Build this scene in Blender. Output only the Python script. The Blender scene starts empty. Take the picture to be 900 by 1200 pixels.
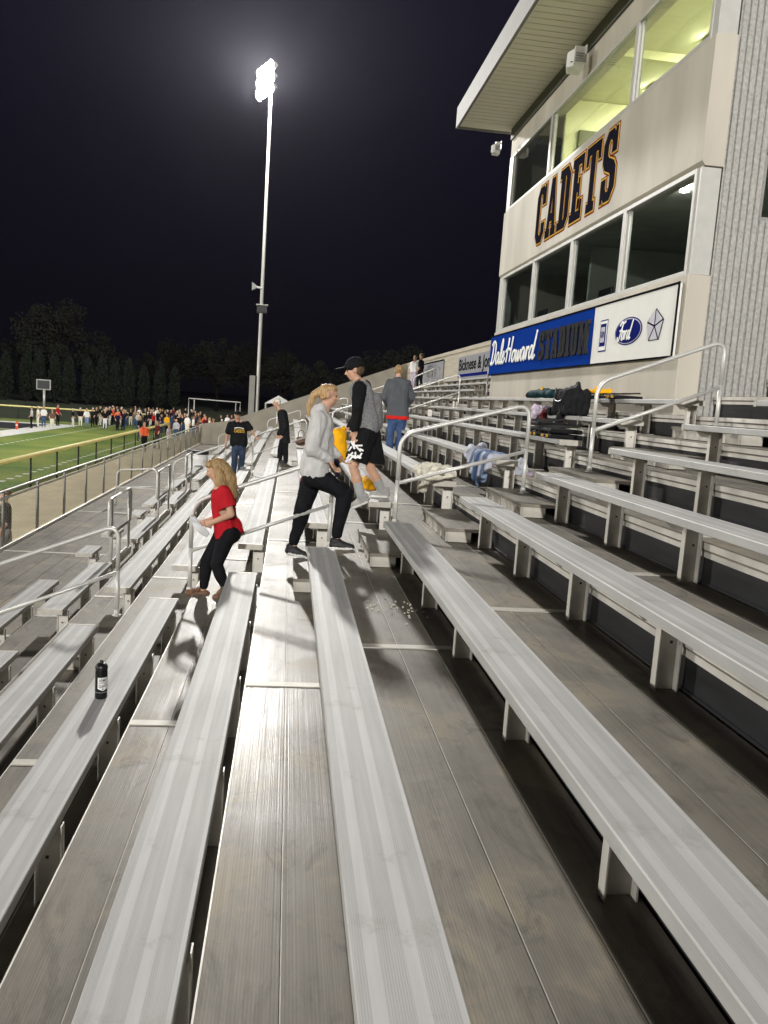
import bpy, bmesh, math, random
from mathutils import Vector, Matrix, noise
random.seed(7)
R = math.radians
scn = bpy.context.scene
COL = scn.collection
for m_ in list(bpy.data.meshes): bpy.data.meshes.remove(m_)

# ------------------------------------------------------------------ materials
MATS = {}
def new_mat(name):
    m = bpy.data.materials.new(name); m.use_nodes = True
    nt = m.node_tree; b = nt.nodes['Principled BSDF']
    MATS[name] = m
    return m, nt, b
def mat(name, col, rough=0.7, metal=0.0, var=0.12, scale=8.0, bump=0.0, stretch=None, coat=0.0, rvar=0.0, spec=0.5):
    m, nt, b = new_mat(name)
    N = nt.nodes.new; L = nt.links.new
    tc = N('ShaderNodeTexCoord'); mp = N('ShaderNodeMapping')
    if stretch: mp.inputs['Scale'].default_value = stretch
    L(tc.outputs['Object'], mp.inputs['Vector'])
    nz = N('ShaderNodeTexNoise'); nz.inputs['Scale'].default_value = scale; nz.inputs['Detail'].default_value = 6
    L(mp.outputs['Vector'], nz.inputs['Vector'])
    cr = N('ShaderNodeValToRGB')
    cr.color_ramp.elements[0].position = .3; cr.color_ramp.elements[1].position = .7
    cr.color_ramp.elements[0].color = tuple(c * (1 - var) for c in col) + (1,)
    cr.color_ramp.elements[1].color = tuple(min(1, c * (1 + var)) for c in col) + (1,)
    L(nz.outputs['Fac'], cr.inputs['Fac']); L(cr.outputs['Color'], b.inputs['Base Color'])
    b.inputs['Roughness'].default_value = rough; b.inputs['Metallic'].default_value = metal
    b.inputs['Specular IOR Level'].default_value = spec
    if rvar:
        mr = N('ShaderNodeMapRange'); mr.inputs['To Min'].default_value = rough - rvar; mr.inputs['To Max'].default_value = rough + rvar
        mr.inputs['From Min'].default_value = .3; mr.inputs['From Max'].default_value = .7
        L(nz.outputs['Fac'], mr.inputs['Value']); L(mr.outputs['Result'], b.inputs['Roughness'])
    if bump:
        bp = N('ShaderNodeBump'); bp.inputs['Strength'].default_value = bump; bp.inputs['Distance'].default_value = .01
        L(nz.outputs['Fac'], bp.inputs['Height']); L(bp.outputs['Normal'], b.inputs['Normal'])
    if coat: b.inputs['Coat Weight'].default_value = coat
    return m
def emit(name, col, strength):
    m, nt, b = new_mat(name)
    b.inputs['Base Color'].default_value = col + (1,)
    b.inputs['Emission Color'].default_value = col + (1,); b.inputs['Emission Strength'].default_value = strength
    return m

def seat_metal(name, base, metal, rough):
    # extruded aluminium: ribbed and smooth bands run along the plank (local x is across it)
    m, nt, b = new_mat(name); N = nt.nodes.new; L = nt.links.new
    tc = N('ShaderNodeTexCoord'); sp = N('ShaderNodeSeparateXYZ'); L(tc.outputs['Object'], sp.inputs[0])
    band = N('ShaderNodeMath'); band.operation = 'PINGPONG'; band.inputs[1].default_value = .05
    L(sp.outputs['X'], band.inputs[0])
    gt = N('ShaderNodeMath'); gt.operation = 'GREATER_THAN'; gt.inputs[1].default_value = .033
    L(band.outputs[0], gt.inputs[0])
    rib = N('ShaderNodeMath'); rib.operation = 'MULTIPLY'; rib.inputs[1].default_value = 2 * math.pi / .0068
    L(sp.outputs['X'], rib.inputs[0])
    sn = N('ShaderNodeMath'); sn.operation = 'SINE'; L(rib.outputs[0], sn.inputs[0])
    inv = N('ShaderNodeMath'); inv.operation = 'SUBTRACT'; inv.inputs[0].default_value = 1; L(gt.outputs[0], inv.inputs[1])
    rm = N('ShaderNodeMath'); rm.operation = 'MULTIPLY'; L(sn.outputs[0], rm.inputs[0]); L(inv.outputs[0], rm.inputs[1])
    mp = N('ShaderNodeMapping'); mp.inputs['Scale'].default_value = (30, 1.2, 8); L(tc.outputs['Object'], mp.inputs['Vector'])
    nz = N('ShaderNodeTexNoise'); nz.inputs['Scale'].default_value = 1.5; nz.inputs['Detail'].default_value = 8; L(mp.outputs['Vector'], nz.inputs['Vector'])
    n2 = N('ShaderNodeTexNoise'); n2.inputs['Scale'].default_value = 2.3; n2.inputs['Detail'].default_value = 7; L(tc.outputs['Object'], n2.inputs['Vector'])
    cr = N('ShaderNodeValToRGB'); e = cr.color_ramp.elements
    e[0].position = .3; e[1].position = .72
    e[0].color = tuple(c * .8 for c in base) + (1,); e[1].color = tuple(min(1, c * 1.08) for c in base) + (1,)
    ad = N('ShaderNodeMath'); ad.operation = 'ADD'; L(nz.outputs['Fac'], ad.inputs[0]); L(n2.outputs['Fac'], ad.inputs[1])
    hf = N('ShaderNodeMath'); hf.operation = 'MULTIPLY'; hf.inputs[1].default_value = .5; L(ad.outputs[0], hf.inputs[0])
    L(hf.outputs[0], cr.inputs['Fac'])
    mx = N('ShaderNodeMixRGB'); mx.blend_type = 'MULTIPLY'; mx.inputs['Color2'].default_value = (.84, .835, .83, 1)
    L(inv.outputs[0], mx.inputs['Fac']); L(cr.outputs['Color'], mx.inputs['Color1'])
    rbm = N('ShaderNodeMapRange'); rbm.inputs['From Min'].default_value = -1; rbm.inputs['From Max'].default_value = 1; rbm.inputs['To Min'].default_value = .92; rbm.inputs['To Max'].default_value = 1.03
    L(rm.outputs[0], rbm.inputs['Value']); mr2 = N('ShaderNodeMixRGB'); mr2.blend_type = 'MULTIPLY'; mr2.inputs['Fac'].default_value = 1
    L(mx.outputs['Color'], mr2.inputs['Color1']); L(rbm.outputs['Result'], mr2.inputs['Color2'])
    # scuffs and grime spots
    sc = N('ShaderNodeTexNoise'); sc.inputs['Scale'].default_value = 5.5; sc.inputs['Detail'].default_value = 10; sc.inputs['Roughness'].default_value = .7; L(tc.outputs['Object'], sc.inputs['Vector'])
    sg = N('ShaderNodeMapRange'); sg.inputs['From Min'].default_value = .57; sg.inputs['From Max'].default_value = .70; sg.inputs['To Max'].default_value = .45; L(sc.outputs['Fac'], sg.inputs['Value'])
    mr3 = N('ShaderNodeMixRGB'); mr3.inputs['Color2'].default_value = (base[0] * .5, base[1] * .48, base[2] * .44, 1); L(sg.outputs['Result'], mr3.inputs['Fac']); L(mr2.outputs['Color'], mr3.inputs['Color1'])
    L(mr3.outputs['Color'], b.inputs['Base Color'])
    rr = N('ShaderNodeMapRange'); rr.inputs['To Min'].default_value = rough - .06; rr.inputs['To Max'].default_value = rough + .1
    L(n2.outputs['Fac'], rr.inputs['Value']); L(rr.outputs['Result'], b.inputs['Roughness'])
    bp = N('ShaderNodeBump'); bp.inputs['Strength'].default_value = .12; bp.inputs['Distance'].default_value = .001
    L(rm.outputs[0], bp.inputs['Height']); L(bp.outputs['Normal'], b.inputs['Normal'])
    b.inputs['Metallic'].default_value = metal; b.inputs['Specular IOR Level'].default_value = .08
    return m
seat_metal('seat_metal', (.60, .595, .58), .10, .62)

def deck_metal(name, base, metal, rough):
    m, nt, b = new_mat(name); N = nt.nodes.new; L = nt.links.new
    tc = N('ShaderNodeTexCoord')
    mp = N('ShaderNodeMapping'); mp.inputs['Scale'].default_value = (26, .9, 5); L(tc.outputs['Object'], mp.inputs['Vector'])
    nz = N('ShaderNodeTexNoise'); nz.inputs['Scale'].default_value = 1.6; nz.inputs['Detail'].default_value = 8; nz.inputs['Roughness'].default_value = .65
    L(mp.outputs['Vector'], nz.inputs['Vector'])
    n2 = N('ShaderNodeTexNoise'); n2.inputs['Scale'].default_value = 1.7; n2.inputs['Detail'].default_value = 9; n2.inputs['Roughness'].default_value = .62
    n2.inputs['Distortion'].default_value = .6; L(tc.outputs['Object'], n2.inputs['Vector'])
    n3 = N('ShaderNodeTexNoise'); n3.inputs['Scale'].default_value = 9; n3.inputs['Detail'].default_value = 6; L(tc.outputs['Object'], n3.inputs['Vector'])
    ad = N('ShaderNodeMath'); ad.operation = 'MULTIPLY_ADD'; ad.inputs[1].default_value = .45
    L(nz.outputs['Fac'], ad.inputs[0]); L(n2.outputs['Fac'], ad.inputs[2])
    cr = N('ShaderNodeValToRGB'); e = cr.color_ramp.elements
    e[0].position = .5; e[0].color = tuple(c * .66 for c in base) + (1,)
    e[1].position = .92; e[1].color = tuple(c * 1.25 for c in base) + (1,)
    k = cr.color_ramp.elements.new(.7); k.color = base + (1,)
    L(ad.outputs[0], cr.inputs['Fac'])
    # dull dusty spill stains with an edge of their own
    st = N('ShaderNodeMapRange'); st.inputs['From Min'].default_value = .56; st.inputs['From Max'].default_value = .62
    L(n2.outputs['Fac'], st.inputs['Value'])
    mx = N('ShaderNodeMixRGB'); mx.inputs['Color2'].default_value = (base[0] * 1.5, base[1] * 1.42, base[2] * 1.2, 1)
    sm = N('ShaderNodeMath'); sm.operation = 'MULTIPLY'; sm.inputs[1].default_value = .6; L(st.outputs['Result'], sm.inputs[0])
    L(sm.outputs[0], mx.inputs['Fac']); L(cr.outputs['Color'], mx.inputs['Color1']); 
    wr = N('ShaderNodeTexNoise'); wr.inputs['Scale'].default_value = 3.1; wr.inputs['Detail'].default_value = 10; wr.inputs['Roughness'].default_value = .72; wr.inputs['Distortion'].default_value = 1.2
    mpw = N('ShaderNodeMapping'); mpw.inputs['Scale'].default_value = (1.6, .7, 1); L(tc.outputs['Object'], mpw.inputs['Vector']); L(mpw.outputs['Vector'], wr.inputs['Vector'])
    wg = N('ShaderNodeMapRange'); wg.inputs['From Min'].default_value = .53; wg.inputs['From Max'].default_value = .64; wg.inputs['To Max'].default_value = .55; L(wr.outputs['Fac'], wg.inputs['Value'])
    mw = N('ShaderNodeMixRGB'); mw.inputs['Color2'].default_value = (base[0] * .50, base[1] * .49, base[2] * .47, 1); L(wg.outputs['Result'], mw.inputs['Fac']); L(mx.outputs['Color'], mw.inputs['Color1'])
    spx = N('ShaderNodeSeparateXYZ'); L(tc.outputs['Object'], spx.inputs[0]); rbx = N('ShaderNodeMath'); rbx.operation = 'MULTIPLY'; rbx.inputs[1].default_value = 2 * math.pi / .011; L(spx.outputs['X'], rbx.inputs[0])
    sx = N('ShaderNodeMath'); sx.operation = 'SINE'; L(rbx.outputs[0], sx.inputs[0]); mrx = N('ShaderNodeMapRange'); mrx.inputs['From Min'].default_value = -1; mrx.inputs['To Min'].default_value = .93; mrx.inputs['To Max'].default_value = 1.08; L(sx.outputs[0], mrx.inputs['Value'])
    mq = N('ShaderNodeMixRGB'); mq.blend_type = 'MULTIPLY'; mq.inputs['Fac'].default_value = 1; L(mw.outputs['Color'], mq.inputs['Color1']); L(mrx.outputs['Result'], mq.inputs['Color2'])
    L(mq.outputs['Color'], b.inputs['Base Color'])
    rr = N('ShaderNodeMapRange'); rr.inputs['From Min'].default_value = .3; rr.inputs['From Max'].default_value = .7
    rr.inputs['To Min'].default_value = rough - .08; rr.inputs['To Max'].default_value = rough + .1
    L(n2.outputs['Fac'], rr.inputs['Value']); L(rr.outputs['Result'], b.inputs['Roughness'])
    bp = N('ShaderNodeBump'); bp.inputs['Strength'].default_value = .25; bp.inputs['Distance'].default_value = .003
    mp4 = N('ShaderNodeMapping'); mp4.inputs['Scale'].default_value = (160, .3, 1); L(tc.outputs['Object'], mp4.inputs['Vector'])
    n4 = N('ShaderNodeTexNoise'); n4.inputs['Scale'].default_value = 1; n4.inputs['Detail'].default_value = 2; L(mp4.outputs['Vector'], n4.inputs['Vector'])
    L(n4.outputs['Fac'], bp.inputs['Height']); L(bp.outputs['Normal'], b.inputs['Normal'])
    cw = N('ShaderNodeMapRange'); cw.inputs['From Min'].default_value = .35; cw.inputs['From Max'].default_value = .65; cw.inputs['To Min'].default_value = .04; cw.inputs['To Max'].default_value = .10
    L(nz.outputs['Fac'], cw.inputs['Value']); L(cw.outputs['Result'], b.inputs['Coat Weight']); b.inputs['Coat Roughness'].default_value = .25; b.inputs['Coat IOR'].default_value = 1.45; L(bp.outputs['Normal'], b.inputs['Coat Normal'])
    b.inputs['Metallic'].default_value = metal; b.inputs['Specular IOR Level'].default_value = .08
    return m
deck_metal('deck_metal', (.215, .196, .165), .10, .56)

mat('rail_metal', (.62, .61, .575), .45, .35, .06, 6)
mat('leg_metal', (.68, .65, .59), .55, .2, .16, 5, rvar=.08, spec=.3)
mat('cover_metal', (.50, .475, .42), .6, .2, .1, 12, spec=.2)
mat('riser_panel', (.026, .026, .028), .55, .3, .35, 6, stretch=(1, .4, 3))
mat('concrete', (.50, .46, .39), .85, 0, .15, 1.0, bump=.12, stretch=(1.5, 1.5, .35), spec=.2)
mat('concrete_wall', (.44, .39, .30), .85, 0, .12, 2.5, stretch=(1, .25, 4))
mat('concrete_parapet', (.34, .31, .25), .88, 0, .14, 1.2)
mat('fluted_block', (.37, .36, .335), .9, 0, .2, 26, bump=.5)
mat('frame_metal', (.48, .47, .44), .6, .1, .05, 8, spec=.1)
mat('soffit', (.78, .76, .62), .6, .05, .05, 3, stretch=(.3, 12, 1))
mat('fascia_white', (.24, .235, .225), .8, 0, .05, 4, spec=.05)
mat('soffit_seam', (.62, .60, .49), .8)
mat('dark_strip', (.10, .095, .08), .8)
mat('sign_blue', (.008, .04, .26), .75, 0, .06, 3, spec=0.0)
mat('sign_white', (.78, .77, .73), .75, 0, .03, 3, spec=0.0)
mat('sign_grey', (.30, .30, .315), .75, 0, .06, 6, spec=0.0)
mat('ink_black', (.012, .012, .014), .75, spec=0.0)
mat('ink_navy', (.014, .013, .022), .75, spec=0.0)
mat('ink_red', (.20, .03, .02), .75, spec=0.0)
mat('ink_gold', (.62, .38, .07), .75, spec=0.0)
mat('ink_white', (.85, .85, .83), .75, spec=0.0)
mat('letter_dark', (.04, .04, .043), .75, 0, spec=0.0)
mat('ink_blue', (.012, .018, .15), .75, spec=0.0)
mat('ink_silver', (.48, .47, .52), .75, .5, spec=0.0)
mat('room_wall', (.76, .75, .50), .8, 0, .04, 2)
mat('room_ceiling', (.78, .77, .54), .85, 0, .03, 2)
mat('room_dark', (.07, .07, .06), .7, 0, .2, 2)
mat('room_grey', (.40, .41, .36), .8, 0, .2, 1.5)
mat('door_dark', (.10, .10, .05), .5)
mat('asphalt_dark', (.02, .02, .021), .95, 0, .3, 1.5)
mat('grass_dark', (.045, .06, .022), .95, 0, .3, .6)
mat('apron', (.72, .62, .41), .95, 0, .14, 1.2, bump=.2)
mat('chalk', (.80, .80, .76), .9, 0, .08, 3)
mat('endzone', (.02, .02, .022), .9, 0, .3, 2)
mat('fence_black', (.015, .015, .015), .5, .2)
mat('fence_wire', (.30, .29, .25), .6, .3, .05, 4)
mat('fence_post', (.30, .29, .27), .5, .6, .1, 5)
mat('cap_yellow', (.80, .72, .30), .5, 0, .06, 3)
mat('pole_grey', (.50, .49, .45), .5, .4, .08, 2)
mat('cabinet_grey', (.30, .29, .27), .6, .2, .1, 2)
mat('tree_bark', (.012, .010, .008), .95, spec=0)
mat('evergreen', (.015, .018, .013), .95, 0, .35, 2, spec=0)
mat('broadleaf', (.018, .018, .014), .95, 0, .35, 1, spec=0)
mat('trash_white', (.80, .79, .77), .5, 0, .06, 5)
mat('plastic_black', (.012, .012, .013), .35, 0, .2, 9)
mat('cloth_black', (.014, .014, .016), .8, 0, .3, 14, spec=.08)
mat('cloth_cream', (.78, .74, .62), .9, 0, .10, 5, spec=.08)
mat('cloth_yellow', (.85, .42, .012), .85, 0, .12, 9, spec=.08)
mat('cloth_navy', (.014, .016, .045), .85, 0, .2, 9, spec=.08)
mat('denim_light', (.20, .27, .42), .85, 0, .4, 4, stretch=(1, 9, 1), spec=.08)
mat('cloth_palegrey', (.50, .52, .60), .85, 0, .15, 6)
mat('cloth_teal', (.008, .035, .042), .8, 0, .4, 9, spec=.08)
mat('cloth_maroon', (.10, .015, .02), .8, 0, .3, 9, spec=.08)
mat('cloth_lilac', (.48, .40, .50), .8, 0, .5, 12)
mat('orange', (.75, .10, .02), .6)
mat('bottle_black', (.012, .013, .014), .22, .35, .05)
mat('paper', (.80, .80, .82), .8, 0, .04)
mat('popcorn', (.62, .58, .46), .9)
mat('skin', (.52, .30, .20), .6, 0, .10, 12)
mat('skin_tan', (.45, .24, .15), .6, 0, .10, 12)
mat('lips', (.38, .13, .10), .55)
mat('eye_dark', (.03, .02, .015), .3)
mat('hair_blonde', (.40, .25, .11), .55, 0, .45, 30, stretch=(3, 3, .3), bump=.5)
mat('hair_sand', (.30, .19, .08), .55, 0, .45, 30, stretch=(3, 3, .3), bump=.5)
mat('hair_brown', (.10, .06, .03), .6, 0, .4, 30)
mat('hair_white', (.62, .58, .50), .6, 0, .25, 30)
mat('shirt_red', (.42, .014, .022), .85, 0, .12, 9, bump=.15, spec=.08)
mat('hoodie_grey', (.52, .51, .50), .9, 0, .10, 12, bump=.15, spec=.08)
mat('hoodie_heather', (.20, .20, .205), .9, 0, .30, 60, bump=.15, spec=.08)
mat('jacket_grey', (.085, .09, .10), .85, 0, .12, 9, bump=.15, spec=.08)
mat('hem_red', (.55, .02, .015), .8, spec=.08)
mat('denim', (.05, .085, .18), .85, 0, .3, 8, bump=.1, spec=.08)
mat('denim_dark', (.035, .05, .085), .85, 0, .3, 8, bump=.1, spec=.08)
mat('black_tee', (.011, .011, .012), .85, 0, .2, 9, bump=.1, spec=.08)
mat('leggings', (.010, .010, .012), .75, 0, .2, 9, bump=.1, spec=.08)
mat('sock_grey', (.33, .33, .33), .9)
mat('shoe_grey', (.34, .33, .31), .7, 0, .2, 12)
mat('shoe_black', (.014, .014, .015), .6)
mat('sole_white', (.72, .71, .68), .6)
mat('sandal', (.16, .08, .045), .7)
mat('leather_brown', (.12, .06, .035), .5)
mat('shorts_grey', (.25, .25, .25), .9)
# grass of the field: mown stripes and worn patches
m, nt, b = new_mat('turf'); N = nt.nodes.new; L = nt.links.new
tc = N('ShaderNodeTexCoord'); n1 = N('ShaderNodeTexNoise'); n1.inputs['Scale'].default_value = .25; n1.inputs['Detail'].default_value = 8
L(tc.outputs['Object'], n1.inputs['Vector']); n2 = N('ShaderNodeTexNoise'); n2.inputs['Scale'].default_value = 14; n2.inputs['Detail'].default_value = 4
L(tc.outputs['Object'], n2.inputs['Vector']); ad = N('ShaderNodeMath'); ad.operation = 'MULTIPLY_ADD'; ad.inputs[1].default_value = .4
L(n2.outputs['Fac'], ad.inputs[0]); L(n1.outputs['Fac'], ad.inputs[2]); cr = N('ShaderNodeValToRGB'); e = cr.color_ramp.elements
e[0].position = .52; e[0].color = (.105, .195, .028, 1); e[1].position = .88; e[1].color = (.26, .30, .06, 1)
L(ad.outputs[0], cr.inputs['Fac']); L(cr.outputs['Color'], b.inputs['Base Color']); b.inputs['Roughness'].default_value = .95
# window glass: clear with a mirror sheen
m, nt, b = new_mat('glass'); N = nt.nodes.new; L = nt.links.new
for n_ in list(nt.nodes):
    if n_.type != 'OUTPUT_MATERIAL': nt.nodes.remove(n_)
out = nt.nodes['Material Output']; tr = N('ShaderNodeBsdfTransparent'); tr.inputs['Color'].default_value = (.82, .86, .84, 1)
gl = N('ShaderNodeBsdfGlossy'); gl.inputs['Roughness'].default_value = .03; lw = N('ShaderNodeLayerWeight'); pw = N('ShaderNodeMath'); pw.operation = 'POWER'; pw.inputs[1].default_value = 4.5; L(lw.outputs['Facing'], pw.inputs[0]); lw.inputs['Blend'].default_value = .5; fr = N('ShaderNodeMath'); fr.operation = 'MULTIPLY_ADD'; fr.inputs[1].default_value = .75; fr.inputs[2].default_value = .045; L(pw.outputs[0], fr.inputs[0])
mxs = N('ShaderNodeMixShader'); L(fr.outputs[0], mxs.inputs['Fac']); L(tr.outputs[0], mxs.inputs[1]); L(gl.outputs[0], mxs.inputs[2]); L(mxs.outputs[0], out.inputs['Surface'])
emit('lamp_glow', (1.0, .95, .86), 400.0)
emit('tube_glow', (1.0, .97, .72), 230.0)
emit('led_glow', (1.0, .97, .9), 420.0)

# ------------------------------------------------------------------ helpers
class MB:
    """collects shapes, links them as ONE mesh object"""
    def __init__(s): s.v = []; s.f = []; s.m = []
    def add(s, vs, fs, mi=0):
        o = len(s.v); s.v += [tuple(p) for p in vs]
        s.f += [tuple(i + o for i in f) for f in fs]; s.m += [mi] * len(fs); return s
    def box(s, x0, x1, y0, y1, z0, z1, mi=0):
        vs = [(x0, y0, z0), (x1, y0, z0), (x1, y1, z0), (x0, y1, z0), (x0, y0, z1), (x1, y0, z1), (x1, y1, z1), (x0, y1, z1)]
        return s.add(vs, [(0, 3, 2, 1), (4, 5, 6, 7), (0, 1, 5, 4), (1, 2, 6, 5), (2, 3, 7, 6), (3, 0, 4, 7)], mi)
    def prism_y(s, prof, y0, y1, mi=0):       # closed (x,z) profile, counter-clockwise seen from -y
        n = len(prof); vs = [(x, y0, z) for x, z in prof] + [(x, y1, z) for x, z in prof]
        fs = [tuple(range(n)), tuple(range(2 * n - 1, n - 1, -1))] + [(i, i + n, (i + 1) % n + n, (i + 1) % n) for i in range(n)]
        return s.add(vs, fs, mi)
    def prism_z(s, prof, z0, z1, mi=0):
        n = len(prof); vs = [(x, y, z0) for x, y in prof] + [(x, y, z1) for x, y in prof]
        fs = [tuple(range(n - 1, -1, -1)), tuple(range(n, 2 * n))] + [(i, (i + 1) % n, (i + 1) % n + n, i + n) for i in range(n)]
        return s.add(vs, fs, mi)
    def tube(s, pts, r, n=10, mi=0, r2=None, flat=None):
        pts = [Vector(p) for p in pts]; rings = []; up = None
        for i, p in enumerate(pts):
            d = (pts[min(i + 1, len(pts) - 1)] - pts[max(i - 1, 0)]).normalized()
            if up is None:
                up = Vector((0, 0, 1)) if abs(d.z) < .9 else Vector((0, 1, 0))
            a = d.cross(up)
            if a.length < 1e-6: a = d.cross(Vector((1, .3, .2)))
            a.normalize(); c = a.cross(d).normalized(); up = c
            rr = r if r2 is None else r + (r2 - r) * i / (len(pts) - 1)
            ring = []
            for k in range(n):
                t = 2 * math.pi * k / n; q = a * math.cos(t) * rr + c * math.sin(t) * rr
                if flat:
                    ax, fl = flat; ax = Vector(ax); q = q - ax * q.dot(ax) * (1 - fl)
                ring.append(p + q)
            rings.append(ring)
        vs = [q for ring in rings for q in ring]; fs = []
        for i in range(len(pts) - 1):
            for k in range(n):
                fs.append((i * n + k, i * n + (k + 1) % n, (i + 1) * n + (k + 1) % n, (i + 1) * n + k))
        fs += [tuple(range(n - 1, -1, -1)), tuple((len(pts) - 1) * n + k for k in range(n))]
        return s.add(vs, fs, mi)
    def lathe(s, prof, c, n=24, mi=0):        # (r, z) profile round a vertical axis at c
        vs = []; fs = []
        for r, z in prof:
            for k in range(n):
                t = 2 * math.pi * k / n; vs.append((c[0] + r * math.cos(t), c[1] + r * math.sin(t), c[2] + z))
        for i in range(len(prof) - 1):
            for k in range(n): fs.append((i * n + k, i * n + (k + 1) % n, (i + 1) * n + (k + 1) % n, (i + 1) * n + k))
        fs += [tuple(range(n - 1, -1, -1)), tuple((len(prof) - 1) * n + k for k in range(n))]
        return s.add(vs, fs, mi)
    def build(s, name, mats, parent=None, smooth=False, bevel=0):
        me = bpy.data.meshes.new(name); off = Vector((0, 0, 0))
        if parent is not None:
            q = parent
            while q is not None: off += q.location; q = q.parent
        me.from_pydata([tuple(Vector(v) - off) for v in s.v], [], s.f)
        for mn in ([mats] if isinstance(mats, str) else mats): me.materials.append(MATS[mn])
        me.polygons.foreach_set('material_index', s.m)
        if smooth: me.polygons.foreach_set('use_smooth', [True] * len(me.polygons))
        me.validate(); me.update()
        o = bpy.data.objects.new(name, me); COL.objects.link(o)
        if parent is not None: o.parent = parent
        if bevel:
            bv = o.modifiers.new('bevel', 'BEVEL'); bv.width = bevel; bv.segments = 2; bv.limit_method = 'ANGLE'
        if smooth:
            try: me.shade_auto_smooth = True
            except Exception: pass
        return o
def tag(o, label=None, cat=None, group=None, kind=None):
    if label: o['label'] = label
    if cat: o['category'] = cat
    if group: o['group'] = group
    if kind: o['kind'] = kind
    return o
def thing(name, loc, label, cat, group=None):
    o = bpy.data.objects.new(name, None); o.empty_display_size = .1; COL.objects.link(o); o.location = loc
    return tag(o, label, cat, group)
def link_copy(o, parent=None, loc=None):
    c = o.copy(); COL.objects.link(c)
    if parent is not None: c.parent = parent
    if loc is not None: c.location = loc
    return c
def arc_pts(c, a, b, r0, n=6):                # quarter bend from direction a to direction b round corner c
    c, a, b = Vector(c), Vector(a).normalized(), Vector(b).normalized()
    p0 = c - a * r0; p1 = c + b * r0; out = []
    for i in range(n + 1):
        t = i / n; out.append((p0 * (1 - t) + c * t) * (1 - t) + (c * (1 - t) + p1 * t) * t)
    return out
def catmull(P, k=6):
    P = [Vector(p) for p in P]; out = []
    for i in range(len(P) - 1):
        a, b_, c, d = P[max(i - 1, 0)], P[i], P[i + 1], P[min(i + 2, len(P) - 1)]
        for j in range(k):
            t = j / k
            out.append(.5 * ((2 * b_) + (c - a) * t + (2 * a - 5 * b_ + 4 * c - d) * t * t + (3 * b_ - a - 3 * c + d) * t ** 3))
    return out + [P[-1]]

# ------------------------------------------------------------------ stand geometry (metres; camera eye at the origin)
X0, TR, Z0, RI, W = .21346, .68087, -1.33356, .26279, .25
xl = lambda k: X0 + k * TR                    # front edge of bench row k
zs = lambda k: Z0 + k * RI                    # top of the seat of row k
zd = lambda k: zs(k) + RI - .43               # deck that carries row k
ZG = -4.1
Y_NEAR, A1, A2, A3, Y_END = -5.0, (7.2, 8.6), (20.6, 22.0), (34.0, 35.4), 47.4
ORD = {k: n for k, n in zip(range(-5, 10), 'first second third fourth fifth sixth seventh eighth ninth tenth eleventh twelfth thirteenth fourteenth fifteenth'.split())}
XW, YW0, YW1 = 4.75, 9.75, 19.35              # press box: front wall, near side, far side

# ------------------------------------------------------------------ camera
cam = bpy.data.cameras.new('camera'); co = bpy.data.objects.new('camera', cam); COL.objects.link(co)
yaw, pit, rol = R(7.0397), R(7.7328), R(3.8726)
fw = Vector((math.sin(yaw) * math.cos(pit), math.cos(yaw) * math.cos(pit), -math.sin(pit)))
rt = Vector((math.cos(yaw), -math.sin(yaw), 0)); up = rt.cross(fw)
r2 = rt * math.cos(rol) + up * math.sin(rol); u2 = -rt * math.sin(rol) + up * math.cos(rol)
co.matrix_world = Matrix(((r2.x, u2.x, -fw.x, 0), (r2.y, u2.y, -fw.y, 0), (r2.z, u2.z, -fw.z, 0), (0, 0, 0, 1)))
cam.sensor_fit = 'AUTO'; cam.sensor_width = 36; cam.lens = 36 * 950.26 / 1200
cam.clip_start = .05; cam.clip_end = 3000
scn.camera = co
KEY, FILL, HAZE = 165000.0, 150000.0, 0.000026
# ------------------------------------------------------------------ ground and field
def sheet(name, x0, x1, y0, y1, z, m):
    return tag(MB().add([(x0, y0, z), (x1, y0, z), (x1, y1, z), (x0, y1, z)], [(0, 1, 2, 3)]).build(name, m), kind='structure')
sheet('ground', -900, 900, -700, 1100, ZG, 'grass_dark')
sheet('field', -110, -9.7, -40, 84, ZG + .004, 'turf')
sheet('path', -9.62, -3.0, -40, 84, ZG + .004, 'apron')
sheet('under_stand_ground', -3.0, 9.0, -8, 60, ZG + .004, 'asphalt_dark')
sheet('end_zone', -70, -21.5, 67.2, 76.6, ZG + .008, 'endzone')
ln = MB()
def quad(x0, x1, y0, y1, z=ZG + .012): ln.add([(x0, y0, z), (x1, y0, z), (x1, y1, z), (x0, y1, z)], [(0, 1, 2, 3)])
quad(-21.5, -19.3, -20, 78.6); quad(-70, -21.5, 76.6, 78.6); quad(-70, -21.5, 66.9, 67.2)
for i in range(60):
    quad(-17.25, -17.0, 28 + i, 28.36 + i); quad(-11.2, -10.95, 22 + i, 22.36 + i)
tag(ln.build('field_marking', 'chalk'), kind='structure')

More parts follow.
